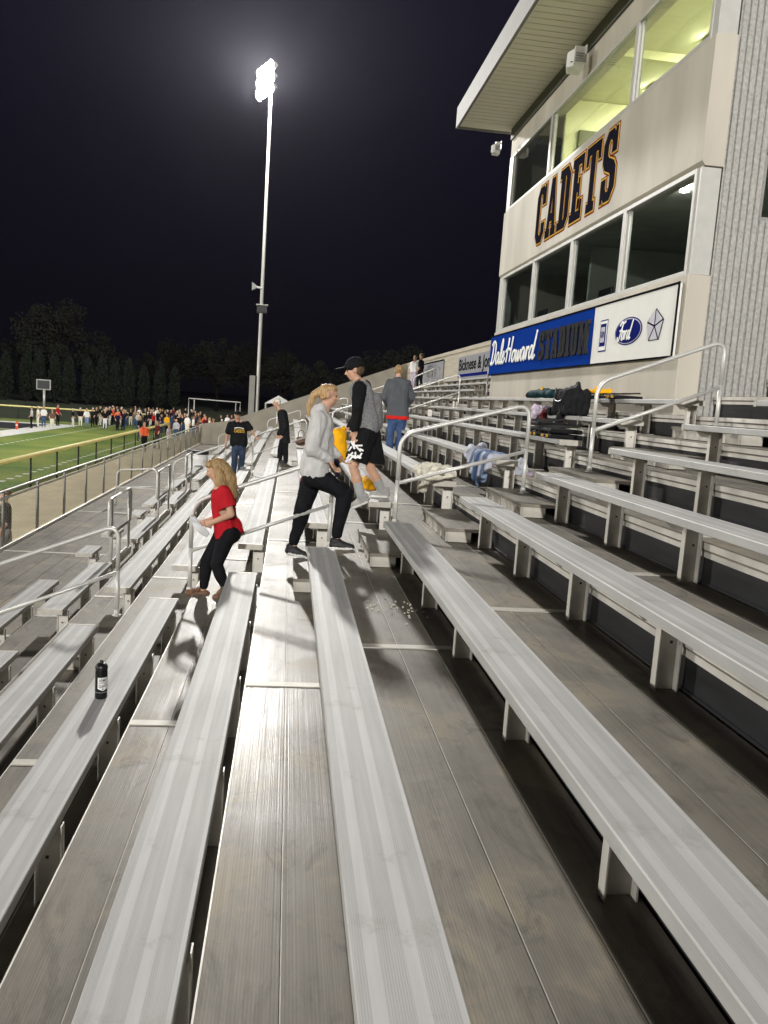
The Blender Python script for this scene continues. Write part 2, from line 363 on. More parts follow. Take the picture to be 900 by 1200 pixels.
# ------------------------------------------------------------------ grandstand: decks, risers, walkway
gs = thing('grandstand', (0, 0, ZG), 'stepped aluminium grandstand floor with dark riser panels and a wide front walkway', 'grandstand')
JOINTS = [4.82 + 5.03 * i for i in range(-1, 9)]
PL = [(.285, .523), (.528, .760), (.765, .968)]
def spans(k):
    if k <= 5: return [(Y_NEAR, Y_END)]
    if k == 6: return [(Y_NEAR, YW0 - .02), (YW0 - .02, YW1 + .02), (YW1 + .02, Y_END)]
    return [(Y_NEAR, YW0 - .02), (YW1 + .02, Y_END)]
for k in range(-5, 10):
    b = MB(); x, z = xl(k), zd(k)
    for y0, y1 in spans(k):
        narrow = (k == 6 and abs(y0 - (YW0 - .02)) < .01)
        for a, c in PL:
            if narrow: c = min(c, XW - .01 - x)
            if c - a < .03: continue
            b.prism_y([(x + a, z - .045), (x + c, z - .045), (x + c, z - .003), (x + c - .001, z), (x + a + .001, z), (x + a, z - .003)], y0, y1)
        if not narrow:
            b.box(x + .285, x + .965, y0, y1, z - .055, z - .0455)
            for sx_ in (.5265, .7635): b.box(x + sx_ - .002, x + sx_ + .002, y0, y1, z - .002, z + .0012, 1)
        for j in JOINTS:
            if y0 < j < y1 and not narrow: b.box(x + .287, x + .95, j - .036, j + .036, z - .001, z + .007, 1)
    b.build('tread', ['deck_metal', 'cover_metal'], gs)
    rb = MB()
    zl = zd(k - 1)
    for y0, y1 in spans(k):
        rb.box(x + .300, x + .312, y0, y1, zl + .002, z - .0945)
        rb.box(x + .288, x + .2995, y0, y1, z - .092, z - .058, 1)
        rb.box(x + .278, x + .2845, y0, y1, z - .043, z - .0035, 1)
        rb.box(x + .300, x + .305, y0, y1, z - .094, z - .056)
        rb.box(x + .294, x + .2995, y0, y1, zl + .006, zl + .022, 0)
    rb.build('riser_panel', ['riser_panel', 'leg_metal'], gs)
zw = zd(-6); xw0, xw1 = -4.93, xl(-5) + .296
b = MB(); n = 7; wp = (xw1 - xw0) / n
for i in range(n):
    b.box(xw0 + i * wp, xw0 + (i + 1) * wp - .006, Y_NEAR, Y_END, zw - .045, zw)
b.box(xw0, xw1, Y_NEAR, Y_END, zw - .06, zw - .0455)
for j in JOINTS: b.box(xw0, xw1, j - .036, j + .036, zw - .001, zw + .007, 1)
b.build('walkway', ['deck_metal', 'cover_metal'], gs)
b = MB()
b.box(xw0 - .035, xw0 - .001, Y_NEAR, Y_END, zw - .3, zw + .01)
b.build('edge_beam', 'leg_metal', gs)
cols = MB()
for j in range(12):
    for xx in (xw0 + .15, -1.0, 2.0): cols.box(xx - .06, xx + .06, Y_NEAR + .6 + j * 4.6 - .06, Y_NEAR + .6 + j * 4.6 + .06, ZG, zw - .3 if xx < -3 else zd(-6))
cols.build('support_column', 'cabinet_grey', gs)['kind'] = 'stuff'

# ------------------------------------------------------------------ benches
def leg_mesh():
    b = MB()
    # web in the x-z plane with flanges towards the viewer side, and a cantilever arm under the seat
    b.box(.150, .262, 0, .006, .004, .378)
    b.box(.150, .156, -.042, 0, .004, .378); b.box(.256, .262, -.042, 0, .004, .378)
    b.add([(.02, -.001, .378), (.1495, -.001, .378), (.1495, -.001, .325), (.085, -.001, .325), (.02, .005, .378), (.1495, .005, .378), (.1495, .005, .325), (.085, .005, .325)],
          [(0, 3, 2, 1), (4, 5, 6, 7), (0, 1, 5, 4), (1, 2, 6, 5), (2, 3, 7, 6), (3, 0, 4, 7)])
    b.box(.198, .211, -.047, -.042, .235, .248, 1)
    o = b.build('leg', ['leg_metal', 'plastic_black']); return o
LEG = leg_mesh(); LEG_ME = LEG.data; bpy.data.objects.remove(LEG)
SEATS = {}
def seat_mesh(length):
    key = round(length, 3)
    if key in SEATS: return SEATS[key]
    h = length / 2; b = MB()
    b.prism_y([(0, .382), (.006, .378), (.244, .378), (.25, .382), (.25, .425), (.247, .43), (.004, .43), (0, .425)], -h, h)
    o = b.build('seat_board', 'seat_metal'); me = o.data; bpy.data.objects.remove(o)
    b = MB()
    b.box(-.003, .253, -.012, .022, .373, .4325)
    o = b.build('end_cap', 'cover_metal'); mc = o.data; bpy.data.objects.remove(o)
    SEATS[key] = (me, mc); return SEATS[key]
BG = 'aluminium benches of the grandstand'
def bench(k, y0, y1, label, legs=None):
    L_ = y1 - y0; t = thing('bench', (xl(k), (y0 + y1) / 2, zs(k) - .43), label, 'bench', BG)
    me, mc = seat_mesh(L_)
    for nm, dat, yy in (('seat_board', me, 0), ('end_cap', mc, -L_ / 2 + .004), ('end_cap', mc, L_ / 2 - .014)):
        o = bpy.data.objects.new(nm, dat); COL.objects.link(o); o.parent = t; o.location = (0, yy, 0)
    n = max(2, round(L_ / 1.24) + 1); a = -L_ / 2 + .22
    for i in range(n):
        o = bpy.data.objects.new('leg', LEG_ME); COL.objects.link(o); o.parent = t
        o.location = (0, a + (L_ - .44) * i / (n - 1), 0)
    return t
SPECIAL = {(-2, 0): 'long bench in the near block with a black water bottle standing on it',
           (-1, 0): 'ridged bench in the near block, next above the one with the water bottle',
           (0, 0): 'ridged bench in the near block ending at the dark sneakers of the woman',
           (1, 1): 'bench beyond the first aisle on which the boy in shorts is stepping',
           (2, 1): 'bench beyond the first aisle with a cream blanket on its near end',
           (3, 1): 'bench beyond the first aisle with blue clothing hung over its near end',
           (4, 1): 'bench beyond the first aisle with black stadium seats on its near end',
           (5, 1): 'bench beyond the first aisle carrying the tall black bag',
           (6, 1): 'topmost bench along the wall under the blue stadium sign'}
BLK = ['in the near block before the first aisle', 'in the block beyond the first aisle', 'in the block beyond the second aisle', 'in the farthest block by the end wall']
for k in range(-5, 10):
    for s, (y0, y1) in enumerate([(Y_NEAR, A1[0]), (A1[1], A2[0]), (A2[1], A3[0]), (A3[1], Y_END - .1)]):
        if s == 1 and k > 6 or s == 1 and k <= -4: continue
        if s == 0 and k >= 7: continue
        lab = SPECIAL.get((k, s), f'bare aluminium bench, {ORD[k]} row above the walkway, {BLK[s]}')
        bench(k, y0, y1, lab)
# short pieces with wheelchair gaps in the two front rows
for k, y0, y1, lab in [(-4, 8.6, 11.0, 'short bench just beyond the first aisle, in front of the first loop guard rail'),
                       (-5, 8.7, 11.0, 'front-row short bench just beyond the first aisle by the walkway'),
                       (-5, 12.85, 13.5, 'tiny one-seat bench at the walkway beside the first loop guard rail'),
                       (-5, 14.6, 15.25, 'tiny one-seat bench at the walkway beyond the first loop guard rail'),
                       (-4, 12.85, 15.1, 'short bench between the first and second loop guard rails'),
                       (-5, 17.0, 17.7, 'tiny one-seat bench at the walkway beside the second loop guard rail'),
                       (-4, 17.0, 19.2, 'short bench between the second and third loop guard rails'),
                       (-5, 18.6, 20.6, 'front-row short bench near the white trash barrel')]:
    bench(k, y0, y1, lab)

# ------------------------------------------------------------------ half-height steps in the aisles
AN = ['first', 'second', 'third']
for a, (y0, y1) in enumerate((A1, A2, A3)):
    for k in range(-6, 9):
        if k > 5 and a == 0: continue
        x, z = (xl(k) + .577, zd(k)); h = RI / 2
        lab = f'half-height metal step in the {AN[a]} aisle, {"on the walkway" if k == -6 else "behind row " + str(k + 6) + " counted up from the walkway"}'
        t = thing('aisle_step', (x + .2, (y0 + y1) / 2, z), lab, 'step', 'half-height steps of the aisles')
        xr = xl(k + 1) + .284
        MB().box(x, xr, y0 + .0, y1 - .0, z + h - .03, z + h).build('step_tread', 'deck_metal', t)
        bb = MB(); bb.box(x + .012, x + .02, y0 + .012, y1 - .012, z + .008, z + h - .031)
        bb.box(x + .021, xr - .15, y0 + .006, y0 + .012, z + .008, z + h - .031); bb.box(x + .021, xr - .15, y1 - .012, y1 - .006, z + .008, z + h - .031)
        for i in range(6): bb.box(x + .004, x + .0115, y0 + .02 + i * .26, y0 + .055 + i * .26, z + .008, z + h - .031)
        bb.build('step_front', 'cover_metal', t)

# ------------------------------------------------------------------ aisle hand rails (sloping hoops) and loop guards
def handrail(a, y, xa, za, xb, zb, label, top=.92):
    t = thing('handrail', ((xa + xb) / 2, y, za), label, 'handrail', 'aisle hand rails')
    r_ = .0215
    A = Vector((xa, y, za + top)); B = Vector((xb, y, zb + top)); d = (B - A).normalized()
    p = [(xa, y, za + top * .5)] + arc_pts(A, (0, 0, 1), d, .16, 8) + arc_pts(B, d, (0, 0, -1), .16, 8) + [(xb, y, zb + top * .5)]
    MB().tube(p, r_, 12).build('top_rail', 'rail_metal', t, True)
    MB().tube([(xa + .015, y, za + top * .47), (xb - .015, y, zb + top * .47)], r_ * .9, 10).build('mid_rail', 'rail_metal', t, True)
    for xx, z0 in ((xa, za), (xb, zb)):
        MB().tube([(xx, y, z0 + .006), (xx, y, z0 + top * .5)], r_ * .995, 12).build('post', 'rail_metal', t, True)
        MB().lathe([(.045, 0), (.045, .006), (.027, .01), (.027, .055), (.022, .06)], (xx, y, z0), 14).build('base_flange', 'rail_metal', t, True)
    return t
RY = [8.12, 21.5, 34.9]
RL = ['low', 'lower middle', 'upper middle', 'high', 'topmost']
for a in range(3):
    for i, (xa, ka, ha, xb, kb, hb) in enumerate([(-2.92, -5, 0, -1.61, -3, 0), (-.91, -2, 0, .46, 0, 0), (1.12, 1, 0, 2.43, 2, 1), (3.12, 3, 1, 4.45, 5, 1), (5.2, 6, 1, 6.3, 8, 1)]):
        if a == 0 and i == 4: continue
        where = f'{RL[i]} sloping hand rail of the {AN[a]} aisle'
        if a == 0: where = ['low sloping hand rail of the first aisle, running out at the left edge', 'sloping hand rail between the red-shirted girl and the woman in grey',
                            'sloping hand rail beside the cream blanket, right of the boy', 'high sloping hand rail in front of the fluted block wall'][i]
        handrail(a, RY[a], xa, zd(ka) + ha * RI / 2, xb, zd(kb) + hb * RI / 2, where)
def loop_guard(y0, y1, label):
    x = -2.34; z = zd(-4); t = thing('loop_guard_rail', (x, (y0 + y1) / 2, z), label, 'guard rail', 'loop guard rails behind the wheelchair spaces')
    MB().box(x - .03, x + .03, y0 - .12, y1 + .12, z + .001, z + .11).build('base_beam', 'leg_metal', t)
    zt, zb = z + 1.0, z + .50
    p = [(x - .03, (y0 + y1) / 2, zt)]
    P4 = [(x, y1 + .16, zt), (x, y1 + .16, zb), (x, y0 - .16, zb), (x, y0 - .16, zt)]
    dirs = [(0, 1, 0), (0, 0, -1), (0, -1, 0), (0, 0, 1), (0, 1, 0)]
    p = [(x, (y0 + y1) / 2, zt)]
    for i in range(4): p += arc_pts(P4[i], dirs[i], dirs[i + 1], .14, 6)
    p += [(x, (y0 + y1) / 2, zt)]
    MB().tube(p, .021, 10).build('rail_loop', 'rail_metal', t, True)
    for yy in (y0, y1): MB().tube([(x + .005, yy, z + .11), (x + .005, yy, zt)], .0205, 10).build('post', 'rail_metal', t, True)
loop_guard(11.3, 12.5, 'nearest loop guard rail on a beam beside the low short benches')
loop_guard(15.3, 16.6, 'middle loop guard rail on a beam, second past the first aisle')
loop_guard(19.4, 20.3, 'farthest of the loop guard rails, left of the girl, by the white barrel')
def front_rail(y, label):
    x0, x1 = -4.3, -3.3; t = thing('barrier_rail', ((x0 + x1) / 2, y, zw), label, 'rail')
    p = [(x0, y, zw + .004)] + arc_pts((x0, y, zw + .9), (0, 0, 1), (1, 0, .08), .16) + arc_pts((x1, y, zw + .98), (1, 0, .08), (0, 0, -1), .16) + [(x1, y, zw + .004)]
    MB().tube(p, .021, 10).build('top_rail', 'rail_metal', t, True)
    MB().tube([(x0 + .01, y, zw + .45), (x1 - .01, y, zw + .5)], .019, 8).build('mid_rail', 'rail_metal', t, True)
front_rail(21.3, 'hooped rail across the walkway left of the white barrel')

# ------------------------------------------------------------------ chain link fence of the walkway
fx = -4.97; f = thing('chain_link_fence', (fx, (Y_NEAR + Y_END) / 2, zw), 'silver chain link fence with tubular rails along the outer edge of the walkway', 'fence')
def wires(x, y0, y1, z0, z1, step, r, name, m, parent):
    b = MB(); h = z1 - z0; y = y0 - h
    while y < y1:
        for sgn in (1, -1):
            a0, a1 = (y, y + h) if sgn > 0 else (y + h, y)
            p, q = [a0, z0], [a1, z1]
            # clip to the panel
            def clip(p, q, lim, lo):
                if (p[0] < lim) == lo and (q[0] < lim) == lo: return None
                for u, w in ((p, q), (q, p)):
                    if (u[0] < lim) == lo and u[0] != lim:
                        t = (lim - u[0]) / (w[0] - u[0]); u[1] = u[1] + (w[1] - u[1]) * t; u[0] = lim
                return p, q
            if clip(p, q, y0, True) is None or clip(p, q, y1, False) is None: continue
            if abs(p[0] - q[0]) < .01: continue
            xx = x + sgn * r; vs = []
            for (yy, zz) in (p, q): vs += [(xx - r, yy, zz - r), (xx + r, yy, zz - r), (xx, yy, zz + r * 1.2)]
            b.add(vs, [(0, 1, 4, 3), (1, 2, 5, 4), (2, 0, 3, 5)])
        y += step
    return b.build(name, m, parent)
wires(fx - .05, 3.0, Y_END, zw + .06, zw + .93, .075, .0028, 'wire_mesh', 'fence_wire', f)
for z, r_, nm in ((1.06, .024, 'top_rail'), (.93, .02, 'mid_rail'), (.05, .024, 'bottom_rail')):
    MB().tube([(fx + .03, Y_NEAR, zw + z), (fx + .03, Y_END, zw + z)], r_, 10).build(nm, 'rail_metal', f, True)
pm = None
for i in range(19):
    yy = 11.05 + i * 1.99
    if yy > Y_END - .2: break
    MB().box(fx - .035, fx + .0, yy - .045, yy + .045, zw - .05, zw + 1.04).build('post', 'fence_post', f)
# ------------------------------------------------------------------ yellow-capped fence of the field
def capped_fence(p0, p1, label, step, group=None):
    p0, p1 = Vector(p0), Vector(p1); d = (p1 - p0); L_ = d.length; d.normalize(); h = 1.2
    t = thing('field_fence', ((p0 + p1) / 2), label, 'fence')
    MB().tube([p0 + Vector((0, 0, h)), p1 + Vector((0, 0, h))], .085, 10).build('yellow_cap', 'cap_yellow', t, True)
    n = int(L_ / step)
    for i in range(n + 1):
        q = p0 + d * (i * step)
        MB().tube([q, q + Vector((0, 0, h))], .038, 8).build('post', 'fence_black', t, True)
    b = MB(); nrm = Vector((-d.y, d.x, 0)) * .003
    s_ = 0; hh = h - .08
    while s_ < L_ - hh:
        for a, c in ((s_, s_ + hh), (s_ + hh, s_)):
            A = p0 + d * a + Vector((0, 0, .04)); B = p0 + d * c + Vector((0, 0, hh)); sg = 1 if a < c else -1
            vs = []
            for q in (A, B): vs += [q + nrm * (sg + .9), q + nrm * (sg - .9), q + nrm * sg + Vector((0, 0, .006))]
            b.add(vs, [(0, 1, 4, 3), (1, 2, 5, 4), (2, 0, 3, 5)])
        s_ += .12
    b.build('wire_mesh', 'fence_black', t)
capped_fence((-9.6, 17.9, ZG), (-9.6, 67.0, ZG), 'black chain link fence with yellow cap running between field and walkway', 3.5)
capped_fence((-75, 87.2, ZG), (-14.5, 85.2, ZG), 'far black fence with yellow cap behind the end zone', 3.0)
t = thing('pylon', (-21.2, 66.9, ZG), 'small orange pylon standing at the corner of the dark end zone', 'pylon')
MB().box(-21.28, -21.12, 66.82, 66.98, ZG + .012, ZG + .62).build('body', 'orange', t, bevel=.02)
MB().box(-21.27, -21.13, 66.815, 66.8195, ZG + .3, ZG + .42).build('stripe', 'sign_white', t)

# goal frame, clock, barrel
t = thing('soccer_goal', (-11.5, 128, ZG), 'empty white metal goal frame on the dark ground behind the crowd', 'goal')
for yy, nm in ((127.4, 'front_frame'), (129.4, 'rear_frame')):
    p = [(-15.35, yy, ZG), (-15.35, yy, ZG + 2.62), (-7.6, yy, ZG + 2.5), (-7.6, yy, ZG)]
    if nm == 'rear_frame': p = [(-14.75, yy, ZG), (-14.75, yy, ZG + 2.5)]
    MB().tube(p, .09, 8).build(nm, 'rail_metal', t)
MB().tube([(-8.4, 129.4, ZG), (-8.4, 129.4, ZG + 2.4)], .07, 8).build('rear_post', 'rail_metal', t)
MB().tube([(-14.75, 129.4, ZG + 2.5), (-15.35, 127.4, ZG + 2.62)], .06, 8).build('side_bar', 'rail_metal', t)
MB().tube([(-8.4, 129.4, ZG + 2.4), (-7.6, 127.4, ZG + 2.5)], .06, 8).build('side_bar', 'rail_metal', t)
t = thing('play_clock', (-34.4, 120, ZG), 'grey clock board turned off on a post beyond the far yellow fence', 'clock board')
MB().box(-35.45, -33.5, 119.9, 120.1, -1.55, -.12).build('board', 'cabinet_grey', t, bevel=.03)
MB().box(-35.3, -33.65, 119.88, 119.899, -1.42, -.25).build('face', 'riser_panel', t)
MB().tube([(-34.4, 120.02, ZG), (-34.4, 120.02, -1.5)], .17, 10).build('post', 'pole_grey', t, True)
t = thing('trash_barrel', (-3.15, 29.3, zw), 'white trash barrel lined with a black bag on the walkway', 'trash can')
MB().lathe([(.24, 0), (.30, .04), (.33, .3), (.34, .33), (.33, .36), (.345, .62), (.355, .65), (.345, .68), (.34, .86), (.36, .90)], (-3.15, 29.3, zw + .003), 24).build('body', 'trash_white', t, True)
bb = MB(); bb.lathe([(.362, .80), (.376, .82), (.374, .93), (.32, .935), (.28, .86)], (-3.15, 29.3, zw + .003), 24)
bb.build('liner', 'plastic_black', t, True)
# ------------------------------------------------------------------ press box
pb = thing('press_box', (7.2, (YW0 + YW1) / 2, ZG), 'two storey concrete press box with window bands and a flat overhanging roof', 'building')
XD = XW + .3                                  # depth of the front frame
b = MB(); b.box(XW, XD, YW0, YW1, ZG, 1.80).build('base_wall', 'concrete', pb, bevel=.012)
b = MB()
b.prism_y([(XW, 3.12), (XW + .05, 3.07), (XD - .02, 3.07), (XD - .02, 4.56), (XW + .02, 4.56), (XW, 4.54)], YW0 - .02, YW1 + .02)
b.build('spandrel_band', 'concrete', pb)
MB().box(XW + .04, XD, YW0 + .0, YW1, 5.78, 6.42).build('upper_wall', 'concrete', pb)
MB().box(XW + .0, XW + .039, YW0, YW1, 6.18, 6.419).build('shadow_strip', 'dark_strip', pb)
# side wall with vertical flutes, back wall, far wall, inner floors
b = MB(); x = XD + .004; XR = 10.2; p = .086
prof = []
while x < XR:
    prof += [(x, YW0 + .028), (x + .016, YW0 + .03), (x + .024, YW0 + .002), (x + p - .01, YW0 + .0), (x + p - .001, YW0 + .026)]; x += p
prof += [(x, YW0 + .25), (XD + .004, YW0 + .25)]
def fl(z0, z1, q): b.prism_z(q, z0, z1)
WX0, WX1, WZ0, WZ1 = 5.585, 6.9, 2.50, 3.30
left = [q for q in prof[:-2] if q[0] < WX0]; right = [q for q in prof[:-2] if q[0] > WX1]
mid = [q for q in prof[:-2] if WX0 <= q[0] <= WX1]
def closed(q): return q + [(q[-1][0], YW0 + .25), (q[0][0], YW0 + .25)]
fl(ZG, 6.42, closed(left + [(WX0 - .001, YW0 + .01)])); fl(ZG, 6.42, closed([(WX1 + .001, YW0 + .01)] + right))
fl(ZG, WZ0, closed(mid)); fl(WZ1, 6.42, closed(mid))
b.build('fluted_wall', 'fluted_block', pb)
w = MB(); w.box(WX0, WX0 + .05, YW0 + .06, YW0 + .12, WZ0, WZ1); w.box(WX1 - .05, WX1, YW0 + .06, YW0 + .12, WZ0, WZ1)
w.box(WX0 + .0505, WX1 - .0505, YW0 + .06, YW0 + .12, WZ0, WZ0 + .06); w.box(WX0 + .0505, WX1 - .0505, YW0 + .06, YW0 + .12, WZ1 - .05, WZ1)
wo = w.build('side_window', 'cabinet_grey', pb)
MB().box(WX0 + .051, WX1 - .051, YW0 + .085, YW0 + .092, WZ0 + .061, WZ1 - .051).build('pane', 'glass', wo)
MB().box(XD, XR, YW1 - .2, YW1, ZG, 6.42).build('far_wall', 'concrete', pb)
MB().box(XR - .2, XR, YW0 + .26, YW1 - .21, ZG, 6.42).build('back_wall', 'concrete', pb)
MB().box(XD - .018, XR - .21, YW0 + .26, YW1 - .21, 3.2, 4.0).build('floor_slab', 'room_grey', pb)
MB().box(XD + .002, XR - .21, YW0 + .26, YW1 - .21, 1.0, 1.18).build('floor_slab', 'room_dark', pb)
# upper room: lit, pale yellow; partition off a dark corner room
MB().box(8.6, 8.7, YW0 + .27, YW1 - .22, 4.01, 6.40).build('room_back_wall', 'room_wall', pb)
MB().box(XD + .02, 8.59, YW0 + .27, YW1 - .22, 6.10, 6.16).build('room_ceiling', 'room_ceiling', pb)
MB().box(XD + .02, 8.59, YW0 + .27, YW0 + .33, 4.01, 6.09).build('room_side_wall', 'room_wall', pb)
MB().box(XD + .02, 8.59, 16.30, 16.40, 4.01, 6.09).build('partition_wall', 'room_wall', pb)
MB().box(XD + .3, XD + 1.15, 16.24, 16.299, 4.01, 5.52).build('room_door', 'door_dark', pb)
MB().box(8.50, 8.59, 13.0, 14.0, 4.6, 5.65).build('room_cabinet', 'room_wall', pb)
MB().box(XD + .02, 8.58, 13.9, 14.02, 5.96, 6.095).build('ceiling_beam', 'room_wall', pb)
# lower room: dark
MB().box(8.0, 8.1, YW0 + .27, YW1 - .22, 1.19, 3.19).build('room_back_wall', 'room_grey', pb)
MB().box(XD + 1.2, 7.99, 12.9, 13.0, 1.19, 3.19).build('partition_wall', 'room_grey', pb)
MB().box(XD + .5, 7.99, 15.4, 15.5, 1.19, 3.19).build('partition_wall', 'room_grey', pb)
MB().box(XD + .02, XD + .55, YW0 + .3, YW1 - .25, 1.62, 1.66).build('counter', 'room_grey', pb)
# windows: frame, mullion bars and panes
def window(y0, y1, z0, z1, xf=XW + .02, sash=True):
    w = MB(); a = .055
    w.box(xf, xf + .10, y0, y0 + a, z0, z1); w.box(xf, xf + .10, y1 - a, y1, z0, z1)
    w.box(xf, xf + .10, y0 + a + .0005, y1 - a - .0005, z0, z0 + a); w.box(xf, xf + .10, y0 + a + .0005, y1 - a - .0005, z1 - a, z1)
    if sash: w.box(xf + .03, xf + .08, y1 - a - .07, y1 - a - .001, z0 + a + .001, z1 - a - .001)
    o = w.build('window', 'frame_metal', pb, bevel=.004)
    MB().box(xf + .05, xf + .056, y0 + a + .001, y1 - a - .001, z0 + a + .001, z1 - a - .001).build('pane', 'glass', o)
YS = [YW1 - .28, 16.62, 14.33, 12.03, YW0 + .12]
for i in range(4): window(YS[i + 1], YS[i] - .002, 1.803, 3.068)
for y0, y1 in ((YW0 + .16, 12.26), (12.262, 16.22), (16.222, YW1 - .3)): window(y0, y1, 4.563, 5.777)
for z0, z1, e in ((1.803, 3.068, .118), (4.563, 5.777, .158)):
    MB().box(XW + .03, XD - .02, YW0 + .02, YW0 + e, z0, z1).build('corner_trim', 'frame_metal', pb)
    MB().box(XW + .03, XD - .02, YW1 - .27, YW1 - .0, z0, z1).build('corner_trim', 'frame_metal', pb)
# roof
rf = MB(); rf.box(3.56, 10.6, 8.6, YW1 + .25, 6.44, 6.80).build('roof', 'soffit', pb)
rfo = pb.children[-1] if False else [o for o in COL.objects if o.name == 'roof'][0]
MB().box(3.50, 3.558, 8.55, YW1 + .30, 6.40, 6.86).build('fascia', 'fascia_white', rfo)
MB().box(3.5585, 10.6, YW1 + .2505, YW1 + .30, 6.40, 6.86).build('fascia', 'fascia_white', rfo)
sb = MB()
for i in range(52): sb.box(3.60, XW + .03, 8.7 + i * .205, 8.7 + i * .205 + .006, 6.432, 6.4395)
sb.build('soffit_seam', 'soffit_seam', rfo)

# ------------------------------------------------------------------ lettering
GLY = {
 'T': (.70, [[(0,1),(.7,1),(.7,.72),(.6,.72),(.56,.86),(.46,.86),(.46,.14),(.54,.14),(.54,0),(.16,0),(.16,.14),(.24,.14),(.24,.86),(.14,.86),(.1,.72),(0,.72)]]),
 'E': (.62, [[(0,1),(.6,1),(.6,.72),(.52,.72),(.48,.86),(.32,.86),(.32,.58),(.38,.58),(.38,.66),(.46,.66),(.46,.36),(.38,.36),(.38,.44),(.32,.44),(.32,.14),(.5,.14),(.54,.3),(.62,.3),(.62,0),(0,0),(0,.14),(.09,.14),(.09,.86),(0,.86)]]),
 'D': (.62, [[(0,1),(.45,1),(.62,.84),(.62,.16),(.45,0),(0,0),(0,.14),(.09,.14),(.09,.86),(0,.86)], [(.32,.86),(.36,.86),(.4,.8),(.4,.2),(.36,.14),(.32,.14)]]),
 'A': (.66, [[(.22,1),(.44,1),(.6,.14),(.66,.14),(.66,0),(.36,0),(.36,.14),(.41,.14),(.395,.26),(.26,.26),(.245,.14),(.3,.14),(.3,0),(0,0),(0,.14),(.06,.14)], [(.28,.4),(.375,.4),(.33,.72)]]),
 'C': (.62, [[(.62,.66),(.62,1),(.53,1),(.51,.93),(.44,1),(.18,1),(.02,.84),(.02,.16),(.18,0),(.46,0),(.62,.16),(.62,.34),(.4,.34),(.4,.2),(.36,.14),(.28,.14),(.24,.2),(.24,.8),(.28,.86),(.36,.86),(.4,.8),(.4,.66)]]),
 'S': (.64, [[(.6,.66),(.6,1),(.51,1),(.49,.93),(.42,1),(.18,1),(.02,.84),(.02,.58),(.12,.47),(.36,.39),(.4,.34),(.4,.2),(.35,.14),(.27,.14),(.22,.2),(.22,.34),(.02,.34),(.02,0),(.11,0),(.13,.07),(.2,0),(.44,0),(.62,.16),(.62,.44),(.52,.54),(.28,.62),(.23,.67),(.23,.8),(.28,.86),(.35,.86),(.4,.8),(.4,.66)]]),
 'U': (.66, [[(0,1),(.32,1),(.32,.86),(.27,.86),(.27,.2),(.3,.14),(.37,.14),(.4,.2),(.4,.86),(.35,.86),(.35,1),(.66,1),(.66,.86),(.6,.86),(.6,.16),(.44,0),(.22,0),(.06,.16),(.06,.86),(0,.86)]]),
 'I': (.40, [[(0,1),(.4,1),(.4,.86),(.31,.86),(.31,.14),(.4,.14),(.4,0),(0,0),(0,.14),(.09,.14),(.09,.86),(0,.86)]]),
 'M': (.84, [[(0,1),(.26,1),(.42,.5),(.58,1),(.84,1),(.84,.86),(.77,.86),(.77,.14),(.84,.14),(.84,0),(.5,0),(.5,.14),(.56,.14),(.56,.55),(.46,.2),(.38,.2),(.27,.55),(.27,.14),(.33,.14),(.33,0),(0,0),(0,.14),(.07,.14),(.07,.86),(0,.86)]]),
}
def curve_mesh(cu):
    o = bpy.data.objects.new('tmp', cu); COL.objects.link(o)
    dg = bpy.context.evaluated_depsgraph_get(); me = bpy.data.meshes.new_from_object(o.evaluated_get(dg))
    bpy.data.objects.remove(o); return me
def wall_text_mesh(me, xw, y0, z0, sx, sz, depth, flip=None):
    # flat text facing -x on a wall: reading direction runs towards -y
    for v in me.vertices:
        u, t, w = v.co; v.co = (xw - (w * depth), y0 - u * sx, z0 + t * sz)
def block_word(word, gap, offset, extr):
    cu = bpy.data.curves.new('word', 'CURVE'); cu.dimensions = '2D'; cu.fill_mode = 'BOTH'; cu.extrude = extr; cu.offset = offset
    x = 0
    for ch in word:
        w, polys = GLY[ch]
        for pl in polys:
            s = cu.splines.new('POLY'); s.points.add(len(pl) - 1); s.use_cyclic_u = True
            for q, (a, c) in zip(s.points, pl): q.co = (x + a, c, 0, 1)
        x += w + gap
    return cu, x - gap
def put_mesh(name, me, m, parent):
    off = Vector((0, 0, 0)); q = parent
    while q is not None: off += q.location; q = q.parent
    for v in me.vertices: v.co = v.co - off
    me.materials.clear(); me.materials.append(MATS[m]); me.polygons.foreach_set('material_index', [0] * len(me.polygons))
    o = bpy.data.objects.new(name, me); COL.objects.link(o); o.parent = parent; return o
for nm, off, ext, m in (('letter_outline', .046, .004, 'ink_red'), ('letter_border', .023, .009, 'ink_gold'), ('lettering', .0, .014, 'ink_navy')):
    cu, wd = block_word('CADETS', .12, off, 1)
    me = curve_mesh(cu); wall_text_mesh(me, XW - .0, 16.60, 3.33, 4.1 / wd, 1.08, ext); put_mesh(nm, me, m, pb)

